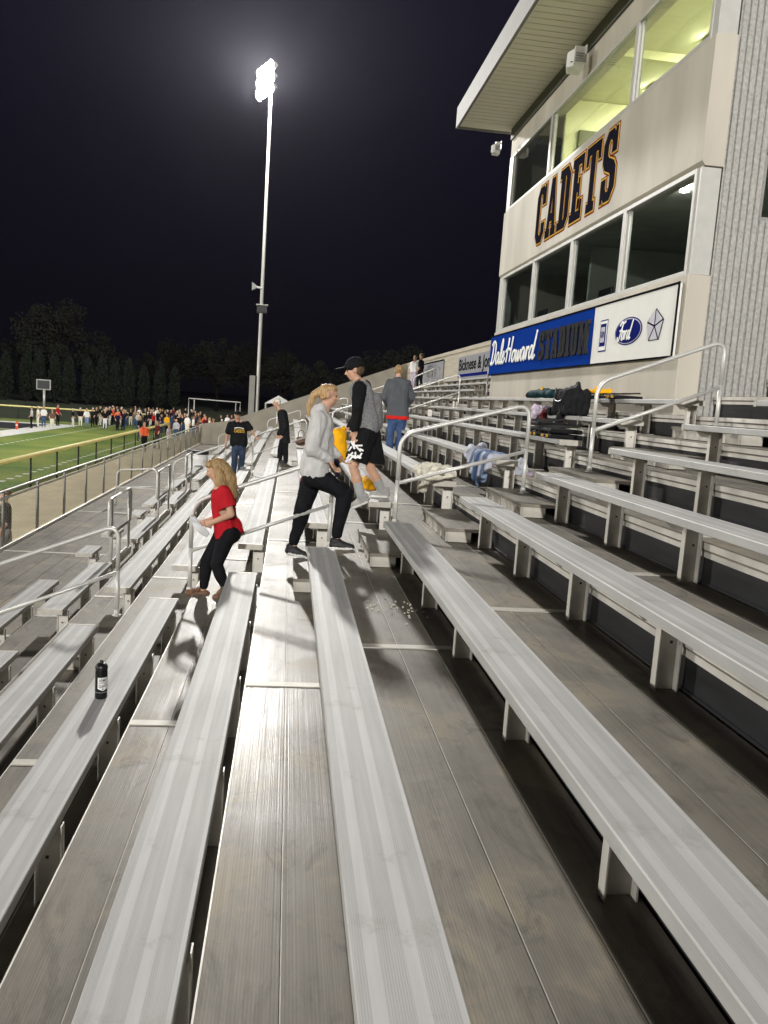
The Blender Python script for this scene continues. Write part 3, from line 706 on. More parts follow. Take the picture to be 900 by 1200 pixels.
# blue stadium sign and white dealer sign
def strokes(pls, xw, y0, z0, s, r, thick, slant=.25, sy=1.0):
    b = MB()
    for i, pl in enumerate(pls):
        pts = catmull([(xw - .012 - i * .0007, y0 - (u + v * slant) * s * sy, z0 + v * s) for u, v in pl], 5)
        b.tube(pts, r, 8, 0, None, ((1, 0, 0), thick))
    return b
SG = thing('stadium_sign', (XW, 16, .8), 'blue stadium sign with white script and dark block letters above the top bench', 'sign')
MB().box(XW - .05, XW - .003, 12.66, 19.42, .80, 1.70).build('board', 'sign_blue', SG)
for z0_, z1_ in ((1.685, 1.715), (.785, .812)): MB().box(XW - .058, XW - .0505, 9.86, 19.43, z0_, z1_).build('frame_bar', 'ink_black', SG)
D = [[(.12,.95),(.10,.5),(.03,.02)], [(-.06,.85),(.12,.98),(.34,.9),(.42,.55),(.3,.12),(.03,.02),(-.08,.1)],
     [(.86,.42),(.70,.47),(.56,.25),(.62,.03),(.76,.1),(.88,.4),(.85,.12),(.92,.02),(1.02,.12)],
     [(1.02,.12),(1.2,.75),(1.15,.98),(1.06,.7),(1.08,.1),(1.16,.02),(1.26,.14)],
     [(1.26,.22),(1.42,.3),(1.40,.46),(1.28,.36),(1.28,.08),(1.4,.02),(1.56,.2)]]
Hw = [[(1.85,.98),(1.80,.5),(1.74,.02)], [(2.22,1.0),(2.15,.5),(2.10,.02)], [(1.62,.45),(1.8,.55),(2.15,.5)],
      [(2.5,.44),(2.36,.36),(2.34,.1),(2.46,.02),(2.58,.14),(2.6,.36),(2.5,.44),(2.68,.38)],
      [(2.74,.44),(2.72,.1),(2.82,.04),(2.94,.4),(2.93,.1),(3.03,.04),(3.14,.42)],
      [(3.48,.42),(3.32,.46),(3.2,.24),(3.26,.03),(3.4,.1),(3.5,.4),(3.47,.12),(3.54,.02),(3.62,.14)],
      [(3.62,.14),(3.7,.48),(3.72,.36),(3.86,.46)], [(3.72,.36),(3.70,.02)],
      [(4.24,.42),(4.08,.46),(3.96,.24),(4.02,.03),(4.16,.1),(4.26,.4)], [(4.44,1.0),(4.34,.5),(4.26,.1),(4.34,.02),(4.46,.12)]]
strokes(D + Hw, XW - .05, 19.20, 1.03, .54, .034, .35, .12, 1.46).build('script_lettering', 'ink_white', SG, True)
cu, wd = block_word('STADIUM', .12, .0, 1); me = curve_mesh(cu); wall_text_mesh(me, XW - .06, 15.42, .98, 2.62 / wd, .54, .028); put_mesh('block_lettering', me, 'letter_dark', SG)
DS = thing('dealer_sign', (XW, 11.3, .8), 'white sign with three emblems at the near corner beside the blue sign', 'sign')
MB().box(XW - .05, XW - .003, 9.86, 12.655, .80, 1.70).build('board', 'sign_white', DS)
MB().box(XW - .062, XW - .0505, 9.82, 9.859, .785, 1.715).build('frame', 'ink_black', DS)
xs = XW - .05
def ring(cy, cz, ry, rz, x0, x1, n=40):
    b = MB(); vs = []
    for xx in (x0, x1):
        for i in range(n): t_ = 2 * math.pi * i / n; vs.append((xx, cy - ry * math.cos(t_), cz + rz * math.sin(t_)))
    b.add(vs, [tuple(range(n)), tuple(range(2 * n - 1, n - 1, -1))] + [(i, (i + 1) % n, (i + 1) % n + n, i + n) for i in range(n)]); return b
# oval emblem
ring(11.28, 1.22, .47, .195, xs - .004, xs - .0005).build('oval_border', 'ink_blue', DS)
ring(11.28, 1.22, .445, .178, xs - .008, xs - .0045).build('oval_line', 'ink_silver', DS)
ring(11.28, 1.22, .425, .165, xs - .012, xs - .0085).build('oval_field', 'ink_blue', DS)
Fd = [[(.05,.78),(.22,.95),(.5,.9),(.72,.98)], [(.42,.9),(.34,.45),(.18,.02),(.0,.05),(.02,.2)], [(.14,.5),(.3,.54),(.5,.5)],
      [(.72,.46),(.56,.4),(.54,.1),(.66,.02),(.78,.16),(.78,.38),(.72,.46),(.9,.4)], [(.94,.48),(.95,.25),(.92,.02)], [(.95,.25),(1.04,.45),(1.14,.44)],
      [(1.5,.4),(1.36,.46),(1.24,.25),(1.28,.04),(1.4,.08),(1.52,.36)], [(1.68,.98),(1.58,.5),(1.52,.1),(1.58,.02),(1.68,.1)]]
strokes(Fd, xs - .002, 11.62, 1.10, .27, .016, .4, .28).build('oval_script', 'ink_white', DS, True)
# square emblem
def rbox(y0, y1, z0, z1, d0, d1, nm, m): MB().box(xs - d1, xs - d0, y0, y1, z0, z1).build(nm, m, DS)
rbox(12.06, 12.36, .98, 1.46, .0005, .004, 'emblem_border', 'ink_blue'); rbox(12.075, 12.345, 1.0, 1.44, .0045, .008, 'emblem_panel', 'ink_white')
rbox(12.10, 12.32, 1.06, 1.40, .0085, .012, 'emblem_block', 'ink_blue'); rbox(12.135, 12.285, 1.12, 1.35, .0125, .016, 'emblem_core', 'ink_silver')
cu = bpy.data.curves.new('gm', 'FONT'); cu.body = 'GM'; cu.extrude = 1; cu.size = 1; me = curve_mesh(cu)
wall_text_mesh(me, xs - .016, 12.275, 1.19, .085, .14, .003); put_mesh('emblem_lettering', me, 'ink_blue', DS)
# star emblem: five facets in a pentagon
pc = (10.42, 1.22); PT = []
for i in range(5):
    t_ = math.pi / 2 + 2 * math.pi * i / 5; PT.append((pc[0] - .26 * math.cos(t_), pc[1] + .23 * math.sin(t_)))
b = MB(); b.add([(xs - .004, y, z) for y, z in PT] + [(xs - .0005, y, z) for y, z in PT], [(0, 1, 2, 3, 4)] + [(i, i + 5, (i + 1) % 5 + 5, (i + 1) % 5) for i in range(5)]); b.build('star_border', 'ink_navy', DS)
b = MB()
for i in range(5):
    A, B = PT[i], PT[(i + 1) % 5]; cen = ((A[0] + B[0] + pc[0]) / 3, (A[1] + B[1] + pc[1]) / 3)
    tri = [tuple(c + (q - c) * .84 for q, c in zip(P_, cen)) for P_ in (A, B, pc)]
    b.add([(xs - .008, y, z) for y, z in tri], [(0, 1, 2)])
b.build('star_facets', 'ink_silver', DS)

# ------------------------------------------------------------------ rear wall with sponsor signs, end parapet
XB = 6.66
rw = thing('rear_wall', (XB + .1, 33.5, ZG), 'pale block wall behind the top row beyond the press box', 'wall')
MB().box(XB, XB + .2, YW1 + .002, Y_END + .4, ZG, 2.16).build('wall_face', 'concrete_wall', rw)
MB().box(XB - .03, XB + .23, YW1 + .002, Y_END + .4, 2.161, 2.30).build('coping', 'concrete_wall', rw)
ew = thing('end_parapet', (1, Y_END + .1, ZG), 'brown stepped-side parapet wall sloping down at the far end of the stand', 'wall')
sl = lambda x: 2.30 + (x - XB) * .392
MB().prism_y([(-5.1, ZG), (XB - .04, ZG), (XB - .04, sl(XB)), (-3.6, sl(-3.6)), (-5.1, sl(-3.6) - .25)], Y_END + .01, Y_END + .25).build('wall_face', 'concrete_parapet', ew)
s1 = thing('sponsor_sign', (XB, 29.5, 1.1), 'grey sponsor sign with black slab lettering and blue stripe on the rear wall', 'sign', 'sponsor signs on the rear wall')
MB().box(XB - .04, XB - .002, 26.2, 32.55, 1.05, 1.95).build('board', 'sign_grey', s1)
MB().box(XB - .045, XB - .0405, 26.2, 32.5, 1.16, 1.27).build('stripe', 'ink_blue', s1)
cu = bpy.data.curves.new('sp', 'FONT'); cu.body = 'Bicknese & Jones'; cu.extrude = 1; cu.size = 1; cu.offset = .02; me = curve_mesh(cu)
wmax = max(v.co.x for v in me.vertices); wall_text_mesh(me, XB - .042, 32.40, 1.42, 6.0 / wmax, .62, .004); put_mesh('lettering', me, 'ink_black', s1)
s2 = thing('sponsor_sign', (XB, 40, 1.1), 'weathered dark-framed grey sponsor sign with faded lettering, far end of rear wall', 'sign', 'sponsor signs on the rear wall')
MB().box(XB - .04, XB - .002, 35.8, 45.0, 1.08, 1.98).build('board', 'sign_grey', s2)
b = MB(); b.prism_y([(XB - .05, 1.97), (XB - .0405, 1.97), (XB - .0405, 2.03), (XB - .05, 2.03)], 35.75, 45); b.build('frame', 'ink_black', s2)
rng = random.Random(3); sk = []
for i in range(7):
    u = .2 + i * .42; sk.append([(u, .5), (u + .1, .85), (u + .15, .5), (u + .3, .7)])
for i in range(5):
    u = 3.6 + i * .5; sk.append([(u, .2), (u + .05, 1.0), (u + .2, 1.1)]); sk.append([(u + .2, .2), (u + .22, .7), (u + .4, .2)])
strokes(sk, XB - .03, 42.2, 1.2, .62, .035, .3, .1).build('faded_lettering', 'cabinet_grey', s2)

# ------------------------------------------------------------------ wall speakers, ceiling tubes, things behind the glass
def wall_speaker(x, y, z, label, s=1.0):
    t = thing('wall_speaker', (x + .3 * s, y, z), label, 'speaker', 'loudspeakers on the press box')
    P = lambda a, bb, c: (x + a * s, y + bb * s, z + c * s)
    b = MB(); vs = [P(0, -.26, .0), P(.3, -.2, -.03), P(.3, .2, -.03), P(0, .26, .0), P(.02, -.28, .42), P(.3, -.22, .42), P(.3, .22, .42), P(.02, .28, .42), P(-.1, 0, .05), P(-.09, 0, .40)]
    b.add(vs, [(0, 8, 3, 2, 1), (4, 5, 6, 7, 9), (0, 1, 5, 4), (1, 2, 6, 5), (2, 3, 7, 6), (3, 8, 9, 7), (8, 0, 4, 9)])
    b.build('body', 'trash_white', t, bevel=.012)
    g = MB()
    for i in range(4): g.box(x + s * .05, x + s * .27, y - .285 * s - .0 + .0, y - .262 * s, z + s * (.12 + i * .06), z + s * (.14 + i * .06))
    g.build('grille_bar', 'sign_grey', t)
    q = MB(); q.box(x + .1 * s, x + .36 * s, y - .03 * s, y + .03 * s, z + .50 * s, z + .58 * s); q.box(x + .36 * s, x + .39 * s, y - .08 * s, y + .08 * s, z + .2 * s, z + .62 * s)
    q.tube([P(.15, 0, .42), P(.15, 0, .5)], .04 * s, 8); q.box(x + .305 * s, x + .359 * s, y - .05 * s, y + .05 * s, z + .18 * s, z + .26 * s)
    q.build('bracket', 'trash_white', t)
    r_ = MB(); r_.lathe([(.03 * s, 0), (.03 * s, .02 * s)], P(-.02, -.2, .1), 10); r_.build('knob', 'plastic_black', t)
wall_speaker(4.43, 14.3, 5.80, 'white loudspeaker on a bracket under the roof above the lit windows', .68)
wall_speaker(4.42, 19.62, 5.92, 'white loudspeaker at the far upper corner of the press box', .48)
for i, (y, x) in enumerate(((11.6, 7.3), (13.2, 6.9), (15.3, 6.9))):
    t = thing('ceiling_light', (x, y, 6.09), ['fluorescent ceiling light in the upper room behind the near window', 'fluorescent ceiling light in the middle of the upper room', 'fluorescent ceiling light near the dark door of the upper room'][i], 'ceiling light', 'fluorescent lights of the upper room')
    MB().box(x - .62, x + .62, y - .12, y + .12, 6.05, 6.098).build('housing', 'fascia_white', t)
    MB().box(x - .6, x + .6, y - .08, y + .08, 6.02, 6.0495).build('tube', 'tube_glow', t)
t = thing('small_downlight', (5.25, 11.1, 3.18), 'small lit lamp on the ceiling of the dark lower room', 'lamp')
MB().lathe([(.06, 0), (.06, .03)], (5.22, 11.1, 3.13), 14).build('diffuser', 'led_glow', t)
for i, (y, lab) in enumerate(((14.0, 'dark monitor on the counter behind the third lower window'), (17.6, 'dark monitor behind the far lower window'))):
    t = thing('monitor', (XD + .3, y, 1.66), lab, 'monitor', 'monitors behind the lower windows')
    MB().box(XD + .28, XD + .32, y - .3, y + .3, 1.78, 2.2).build('screen', 'plastic_black', t, bevel=.008)
    q = MB(); q.box(XD + .29, XD + .31, y - .04, y + .04, 1.68, 1.7795); q.box(XD + .2, XD + .42, y - .14, y + .14, 1.662, 1.679); q.build('stand', 'plastic_black', t)
# ------------------------------------------------------------------ figures
import numpy as np
def V(*a): return Vector(a)
def cap(p0, p1, r0, r1, m): return ('c', Vector(p0), Vector(p1), r0, r1, m)
def ell(c, rad, m, ax=None): return ('e', Vector(c), rad, ax or (V(1, 0, 0), V(0, 1, 0), V(0, 0, 1)), m)
def frame(f, u=(0, 0, 1)):
    f = Vector(f).normalized(); u = Vector(u); s = f.cross(u).normalized(); u = s.cross(f).normalized(); return s, f, u
def prim_mesh(bm, pr, n=12):
    vs = []; rings = []
    if pr[0] == 'c':
        _, p0, p1, r0, r1, _m = pr; d = p1 - p0
        if d.length < 1e-5: d = V(0, 0, 1e-4)
        d.normalize(); a = d.orthogonal().normalized(); c = d.cross(a)
        for j in range(5): t = -math.pi / 2 + (math.pi / 2) * j / 4 * .999 + .02; rings.append((p0 + d * (math.sin(t) * r0), r0 * math.cos(t)))
        for j in range(5): t = (math.pi / 2) * j / 4 * .999 - .02; rings.append((p1 + d * (math.sin(t) * r1), r1 * math.cos(t)))
        ring_pts = [[p + (a * math.cos(2 * math.pi * k / n) + c * math.sin(2 * math.pi * k / n)) * r for k in range(n)] for p, r in rings]
    else:
        _, c0, rad, ax, _m = pr; ring_pts = []
        for j in range(9):
            t = -math.pi / 2 + math.pi * (j + .02) / 8.04
            ring_pts.append([c0 + ax[0] * (rad[0] * math.cos(t) * math.cos(2 * math.pi * k / n)) + ax[1] * (rad[1] * math.cos(t) * math.sin(2 * math.pi * k / n)) + ax[2] * (rad[2] * math.sin(t)) for k in range(n)])
    bv = [[bm.verts.new(p) for p in r] for r in ring_pts]
    for i in range(len(bv) - 1):
        for k in range(n): bm.faces.new((bv[i][k], bv[i][(k + 1) % n], bv[i + 1][(k + 1) % n], bv[i + 1][k]))
    bm.faces.new(list(reversed(bv[0]))); bm.faces.new(bv[-1])
def blob(name, prims, voxel, parent, smooth=3, fold=0.0, fscale=9.0, cuts=None, seed=0, strand=False):
    """one continuous surface through all the shapes; each face takes the material of the shape it lies on"""
    bm = bmesh.new()
    for p in prims: prim_mesh(bm, p)
    bmesh.ops.recalc_face_normals(bm, faces=bm.faces)
    me = bpy.data.meshes.new(name); bm.to_mesh(me); bm.free()
    o = bpy.data.objects.new(name, me); COL.objects.link(o)
    rm = o.modifiers.new('r', 'REMESH'); rm.mode = 'VOXEL'; rm.voxel_size = voxel; rm.use_smooth_shade = True
    if smooth:
        sm = o.modifiers.new('s', 'SMOOTH'); sm.factor = .5; sm.iterations = smooth
    dg = bpy.context.evaluated_depsgraph_get(); m2 = bpy.data.meshes.new_from_object(o.evaluated_get(dg))
    o.modifiers.clear(); old = o.data; o.data = m2; bpy.data.meshes.remove(old); m2.name = name
    if cuts:                                  # open hems: cut flat by a plane near a point
        bm = bmesh.new(); bm.from_mesh(m2)
        for cp, cn, cr_ in cuts:
            cp, cn = Vector(cp), Vector(cn).normalized()
            gm_ = [f for f in bm.faces if (f.calc_center_median() - cp).length < cr_]
            ge = list({e for f in gm_ for e in f.edges}); gv = list({v for f in gm_ for v in f.verts})
            bmesh.ops.bisect_plane(bm, geom=gm_ + ge + gv, plane_co=cp, plane_no=cn)
            bmesh.ops.delete(bm, geom=[f for f in bm.faces if (f.calc_center_median() - cp).length < cr_ and (f.calc_center_median() - cp).dot(cn) > 1e-5], context='FACES')
        bm.to_mesh(m2); bm.free()
    n = len(m2.polygons); ce = np.empty(n * 3); m2.polygons.foreach_get('center', ce); ce = ce.reshape(-1, 3)
    mats = []; best = np.full(n, 1e9); idx = np.zeros(n, int)
    for p in prims:
        mn = p[-1]
        if mn not in mats: mats.append(mn)
        if p[0] == 'c':
            a = np.array(p[1]); d = np.array(p[2]) - a; dd = max(d @ d, 1e-9); t = np.clip((ce - a) @ d / dd, 0, 1)
            ds = np.linalg.norm(ce - a - t[:, None] * d, axis=1) - (p[3] + (p[4] - p[3]) * t)
        else:
            q = ce - np.array(p[1]); l = np.stack([q @ np.array(ax) / r for ax, r in zip(p[3], p[2])], 1)
            ds = (np.linalg.norm(l, axis=1) - 1) * min(p[2])
        k = ds < best; best[k] = ds[k]; idx[k] = mats.index(mn)
    for mn in mats: m2.materials.append(MATS[mn])
    m2.polygons.foreach_set('material_index', idx.astype(np.int32))
    off = Vector((0, 0, 0)); q = parent
    while q is not None: off += q.location; q = q.parent
    if fold:
        nr = [v.normal.copy() for v in m2.vertices]
        for v, nn in zip(m2.vertices, nr):
            c = v.co * fscale + Vector((seed * 7.3, seed * 3.1, 0)); c.z *= .55
            if strand: c = Vector((v.co.x * 70 + seed, v.co.y * 70, v.co.z * 7 + noise.noise(v.co * 9) * 1.5))
            v.co += nn * (noise.noise(c) * fold - abs(noise.noise(c * 1.9 + Vector((3, 1, 2)))) * fold * .7 + noise.noise(c * 4.3) * fold * .18)
    for v in m2.vertices: v.co -= off
    m2.polygons.foreach_set('use_smooth', [True] * n); m2.update()
    if cuts: so = o.modifiers.new('hem', 'SOLIDIFY'); so.thickness = .005; so.offset = -1
    if parent is not None: o.parent = parent
    return o
def hand(wr, ha, side, skin, curl=.5, s=1.0, spread=None):
    """palm, four fingers of unequal length in two bends, thumb off the side near the wrist"""
    wr, ha = Vector(wr), Vector(ha); d = (ha - wr).normalized(); side = Vector(side); side = (side - d * side.dot(d)).normalized()
    pn = d.cross(side).normalized(); out = []
    k = wr + d * .085 * s
    out.append(cap(wr, wr + d * .03 * s, .026 * s, .027 * s, skin))
    for i, w in enumerate((-.027, -.009, .009, .026)):
        out.append(cap(wr + d * .02 * s + side * w * .6 * s, k + side * w * s, .014 * s, .0125 * s, skin))
        ln = (.072, .082, .076, .058)[i] * s; a = curl * (.8 + .15 * i)
        d1 = (d * math.cos(a * .6) + pn * math.sin(a * .6)); d2 = (d * math.cos(a * 1.7) + pn * math.sin(a * 1.7)); b0 = k + side * w * 1.12 * s; b1 = b0 + d1 * ln * .55; b2 = b1 + d2 * ln * .5
        out += [cap(b0, b1, .0098 * s, .009 * s, skin), cap(b1, b2, .009 * s, .0075 * s, skin)]
    t0 = wr + d * .022 * s - side * .022 * s; t1 = t0 - side * .028 * s + d * .03 * s + pn * .008 * s; t2 = t1 + d * .03 * s - side * .004 * s + pn * .012 * s
    out += [cap(t0, t1, .0135 * s, .011 * s, skin), cap(t1, t2, .0105 * s, .0085 * s, skin)]
    return out
def head_prims(c, f, u, skin, s=1.0):
    S, F, U = frame(f, u); c = Vector(c); P = lambda a, b, d: c + (S * a + F * b + U * d) * s
    ax = (S, F, U)
    pr = [ell(P(0, -.008, .022), (.074 * s, .094 * s, .092 * s), skin, ax), ell(P(0, .02, -.045), (.058 * s, .068 * s, .066 * s), skin, ax),
          ell(P(0, .052, -.088), (.026 * s, .022 * s, .02 * s), skin, ax), ell(P(0, .074, .025), (.05 * s, .016 * s, .014 * s), skin, ax),
          cap(P(0, .086, .012), P(0, .104, -.022), .010 * s, .0145 * s, skin), ell(P(.013, .09, -.026), (.010 * s, .012 * s, .008 * s), skin, ax), ell(P(-.013, .09, -.026), (.010 * s, .012 * s, .008 * s), skin, ax),
          ell(P(.04, .06, -.02), (.022 * s, .02 * s, .02 * s), skin, ax), ell(P(-.04, .06, -.02), (.022 * s, .02 * s, .02 * s), skin, ax),
          ell(P(0, .083, -.052), (.023 * s, .012 * s, .0055 * s), 'lips', ax), ell(P(0, .081, -.062), (.020 * s, .012 * s, .006 * s), 'lips', ax),
          ell(P(.031, .078, .004), (.0115 * s, .008 * s, .006 * s), 'eye_dark', ax), ell(P(-.031, .078, .004), (.0115 * s, .008 * s, .006 * s), 'eye_dark', ax)]
    for q in (1, -1): pr += [ell(P(.077 * q, -.008, -.004), (.010 * s, .02 * s, .032 * s), skin, ax), ell(P(.08 * q, -.016, .012), (.009 * s, .016 * s, .016 * s), skin, ax)]
    return pr
def person(label, J, base, skin='skin', s=1.0, face=(0, 1, 0), fup=(0, 0, 1), chest=.115, belly=.115, side=(1, 0, 0), group=None):
    """thing + one continuous body through the joints J"""
    g = {k: Vector(v) for k, v in J.items()}
    t = thing('person', base, label, 'person', group)
    pr = head_prims(g['head'], face, fup, skin, s)
    neck0 = g['neck']; sd = Vector(side).normalized()
    pr.append(cap(neck0 - V(0, 0, .03), g['head'] - V(0, 0, .05), .056 * s, .05 * s, skin))
    mid = (g['shL'] + g['shR']) / 2
    for q in (-1, 1): pr.append(cap(mid + sd * q * .06 * s, g['waist'] + sd * q * .05 * s, .095 * s, .09 * s, skin)); pr.append(cap(g['waist'] + sd * q * .05 * s, g['hip'] + sd * q * .06 * s, .09 * s, .1 * s, skin))
    for X in 'LR':
        pr += [cap(mid, g['sh' + X], .06 * s, .05 * s, skin), cap(g['sh' + X], g['el' + X], .046 * s, .038 * s, skin), cap(g['el' + X], g['wr' + X], .039 * s, .027 * s, skin)]
        pr += [cap(g['hip' + X], g['kn' + X], .08 * s, .055 * s, skin), cap(g['kn' + X], g['kn' + X] * .6 + g['an' + X] * .4, .054 * s, .056 * s, skin), cap(g['kn' + X] * .6 + g['an' + X] * .4, g['an' + X], .056 * s, .036 * s, skin)]
        if 'to' + X in g: pr += [cap(g['he' + X] * .78 + g['to' + X] * .22 + V(0, 0, .042), g['to' + X] * .82 + g['he' + X] * .18 + V(0, 0, .034), .030 * s, .022 * s, skin)]
        if 'ha' + X in g: pr += hand(g['wr' + X], g['ha' + X], g.get('hs' + X, V(0, 0, 1)), skin, g.get('cu' + X, .6) if isinstance(g.get('cu' + X, .6), float) else .6, s)
    return t, g, pr
def torso(g, sd, rw, rt, m, s=1.0, hem=None, bust=0, f=None):
    """shirt shapes: wide chest of two columns, waist and hem"""
    mid = (g['shL'] + g['shR']) / 2; h = hem or g['hip']; out = []; sd = Vector(sd)
    for q in (-1, 1):
        out += [cap(mid + sd * q * rw * .62 - V(0, 0, .04), g['waist'] + sd * q * rw * .55, rt, rt * .98, m), cap(g['waist'] + sd * q * rw * .55, h + sd * q * rw * .62, rt * .98, rt * 1.04, m)]
    out += [cap(mid - V(0, 0, .05), g['waist'], rt * 1.02, rt, m), cap(g['waist'], h, rt, rt * 1.05, m)]
    for X in 'LR': out.append(cap(mid, g['sh' + X], .075 * s, .066 * s, m))
    return out
def shoe(he, to, m, sole, s=1.0, w=.044):
    he, to = Vector(he), Vector(to); d = to - he; L_ = d.length; f = d.normalized(); sd = f.cross(V(0, 0, 1)).normalized(); u = sd.cross(f).normalized(); ax = (f, sd, u)
    return [cap(he + d * .12 + u * .045, he + d * .50 + u * .045, w * .95 * s, w * s, m), cap(he + d * .5 + u * .042, he + d * .88 + u * .032, w * s, w * .72 * s, m), cap(he + d * .15 + u * .085, he + d * .30 + u * .08, w * .98 * s, w * .9 * s, m), cap(he + d * .3 + u * .075, he + d * .6 + u * .05, w * .8 * s, w * .7 * s, m),
            ell(he + d * .26 + u * .014, (L_ * .28, w * 1.10 * s, .021), sole, ax), ell(he + d * .62 + u * .013, (L_ * .41, w * 1.14 * s, .019), sole, ax)]

VX = .0085
# --- girl in the red shirt, walking down the aisle with papers
J = dict(head=(-.684, 8.0, -.765), neck=(-.629, 8.0, -.908), shL=(-.585, 7.86, -.955), shR=(-.63, 8.14, -.985), elL=(-.506, 7.80, -1.165), wrL=(-.685, 7.86, -1.262), haL=(-.775, 7.93, -1.30),
         elR=(-.6, 8.2, -1.2), wrR=(-.72, 8.11, -1.27), haR=(-.80, 8.05, -1.31), waist=(-.585, 8.0, -1.2), hip=(-.555, 8.0, -1.385), hipL=(-.54, 7.92, -1.40), hipR=(-.585, 8.08, -1.425),
         knL=(-.635, 7.93, -1.685), anL=(-.548, 7.93, -1.92), toL=(-.64, 7.93, -2.026), heL=(-.52, 7.93, -1.965), knR=(-.745, 8.08, -1.675), anR=(-.765, 8.08, -1.96), toR=(-.927, 8.08, -2.026), heR=(-.725, 8.08, -2.026),
         hsL=(0, -.2, 1), hsR=(0, .2, 1))
t, g, pr = person('long-haired girl in red shirt and black leggings holding white papers, stepping down the aisle', J, (-.72, 8.0, -2.026), 'skin', .92, (-1, .12, -.32), (-.3, 0, 1), side=(.25, 1, 0))
blob('body', pr, VX, t)
sp = torso(g, V(.2, 1, 0).normalized(), .10, .108, 'shirt_red', .95, g['hip'] + V(.0, 0, .015))
sp += [cap((-.50, 8.0, -1.30), (-.49, 8.0, -1.37), .09, .10, 'shirt_red'), cap(g['shL'], g['shL'] * .25 + g['elL'] * .75, .072, .078, 'shirt_red'), cap(g['shR'], g['shR'] * .3 + g['elR'] * .7, .072, .078, 'shirt_red')]
sh = blob('shirt', sp, .011, t, 4, .012, 9, seed=1, cuts=[(V(-.54, 8, -1.40), (.25, 0, -1), .3), (g['shL'] * .3 + g['elL'] * .7, g['elL'] - g['shL'], .12), (g['shR'] * .35 + g['elR'] * .65, g['elR'] - g['shR'], .12)])
b = MB()
pl = [(.0, .05), (.05, .03), (.055, -.03), (.0, -.06), (-.04, -.02), (-.035, .03)]
b.prism_z([(a, c) for a, c in pl], 0, .004); lg = b.build('shirt_print', 'sign_white', t)
lg.location = V(-.712, 7.955, -1.09) - t.location; lg.rotation_euler = (R(90), 0, R(-78))
b = MB(); b.prism_z([(.01, .02), (.035, .01), (.03, -.03), (.0, -.045), (-.02, -.01)], .0042, .007); lg2 = b.build('shirt_print', 'ink_black', t); lg2.location = lg.location; lg2.rotation_euler = lg.rotation_euler
lp = []
for X in 'LR': lp += [cap(g['hip'], g['hip' + X], .10, .098, 'leggings'), cap(g['hip' + X] + V(0, 0, .03), g['kn' + X], .096, .064, 'leggings'), cap(g['kn' + X], g['kn' + X] * .6 + g['an' + X] * .4, .062, .064, 'leggings'), cap(g['kn' + X] * .6 + g['an' + X] * .4, g['an' + X] + V(0, 0, .02), .063, .045, 'leggings')]
lp.append(cap(g['hip'] + V(.05, -.05, 0), g['hip'] + V(.05, .05, 0), .095, .095, 'leggings'))
blob('leggings', lp, .0105, t, 3, .004, 14)
for X in 'LR':
    he, to = g['he' + X], g['to' + X]; d = to - he
    blob('sandal', [cap(he + d * .06 + V(0, 0, .008), he + d * .95 + V(0, 0, .008), .036, .034, 'sandal'), cap(he + d * .45 + V(0, -.03, .05), he + d * .45 + V(0, .03, .05), .024, .024, 'sandal'), cap(he + d * .7 + V(0, -.03, .04), he + d * .7 + V(0, .03, .04), .022, .022, 'sandal')], .008, t)
S, F_, U_ = frame((-1, .12, -.32), (-.3, 0, 1)); H = g['head']; P = lambda a, b_, c: H + S * a + F_ * b_ + U_ * c
hp = [ell(P(0, -.03, .03), (.082, .088, .088), 'hair_sand', (S, F_, U_)), ell(P(0, .02, .062), (.074, .07, .05), 'hair_sand', (S, F_, U_)),
      cap(P(0, -.07, .0), P(0, -.10, -.12), .075, .075, 'hair_sand'), cap(P(0, -.10, -.12), P(0, -.09, -.27), .08, .055, 'hair_sand'), cap(P(.05, -.08, -.1), P(.05, -.10, -.3), .05, .028, 'hair_blonde'),
      cap(P(-.06, -.03, .0), P(-.085, -.01, -.14), .04, .036, 'hair_sand'), cap(P(-.085, -.01, -.14), P(-.095, .01, -.30), .034, .016, 'hair_blonde'), cap(P(-.075, -.05, -.05), P(-.10, -.05, -.25), .042, .026, 'hair_sand'),
      cap(P(.06, -.03, .0), P(.085, .0, -.14), .04, .036, 'hair_sand'), cap(P(.085, 0, -.14), P(.09, .02, -.3), .034, .016, 'hair_blonde')]
blob('hair', hp, .0062, t, 1, .006, 26, seed=2, strand=True)
pp = thing('paper_sheets', (-.80, 7.93, -1.33), 'white paper sheets held in the hand of the girl in red', 'paper')
for i in range(3):
    b = MB(); n = 7; rp = random.Random(40 + i)
    for q in range(n + 1):
        for r_ in range(n + 1):
            u, w_ = q / n, r_ / n
            b.v.append((-.885 + .17 * u - .035 * w_ + rp.uniform(-.004, .004), 7.86 + .13 * w_ + .03 * math.sin(u * 5 + i) + .012 * i, -1.20 - .15 * u - .075 * w_ - .012 * i + .012 * math.sin(u * 7 + w_ * 4 + i * 2) + rp.uniform(-.004, .004)))
    for q in range(n):
        for r_ in range(n): k_ = q * (n + 1) + r_; b.f.append((k_, k_ + 1, k_ + n + 2, k_ + n + 1)); b.m.append(0)
    o = b.build('sheet', 'paper', pp); so = o.modifiers.new('s', 'SOLIDIFY'); so.thickness = .0015

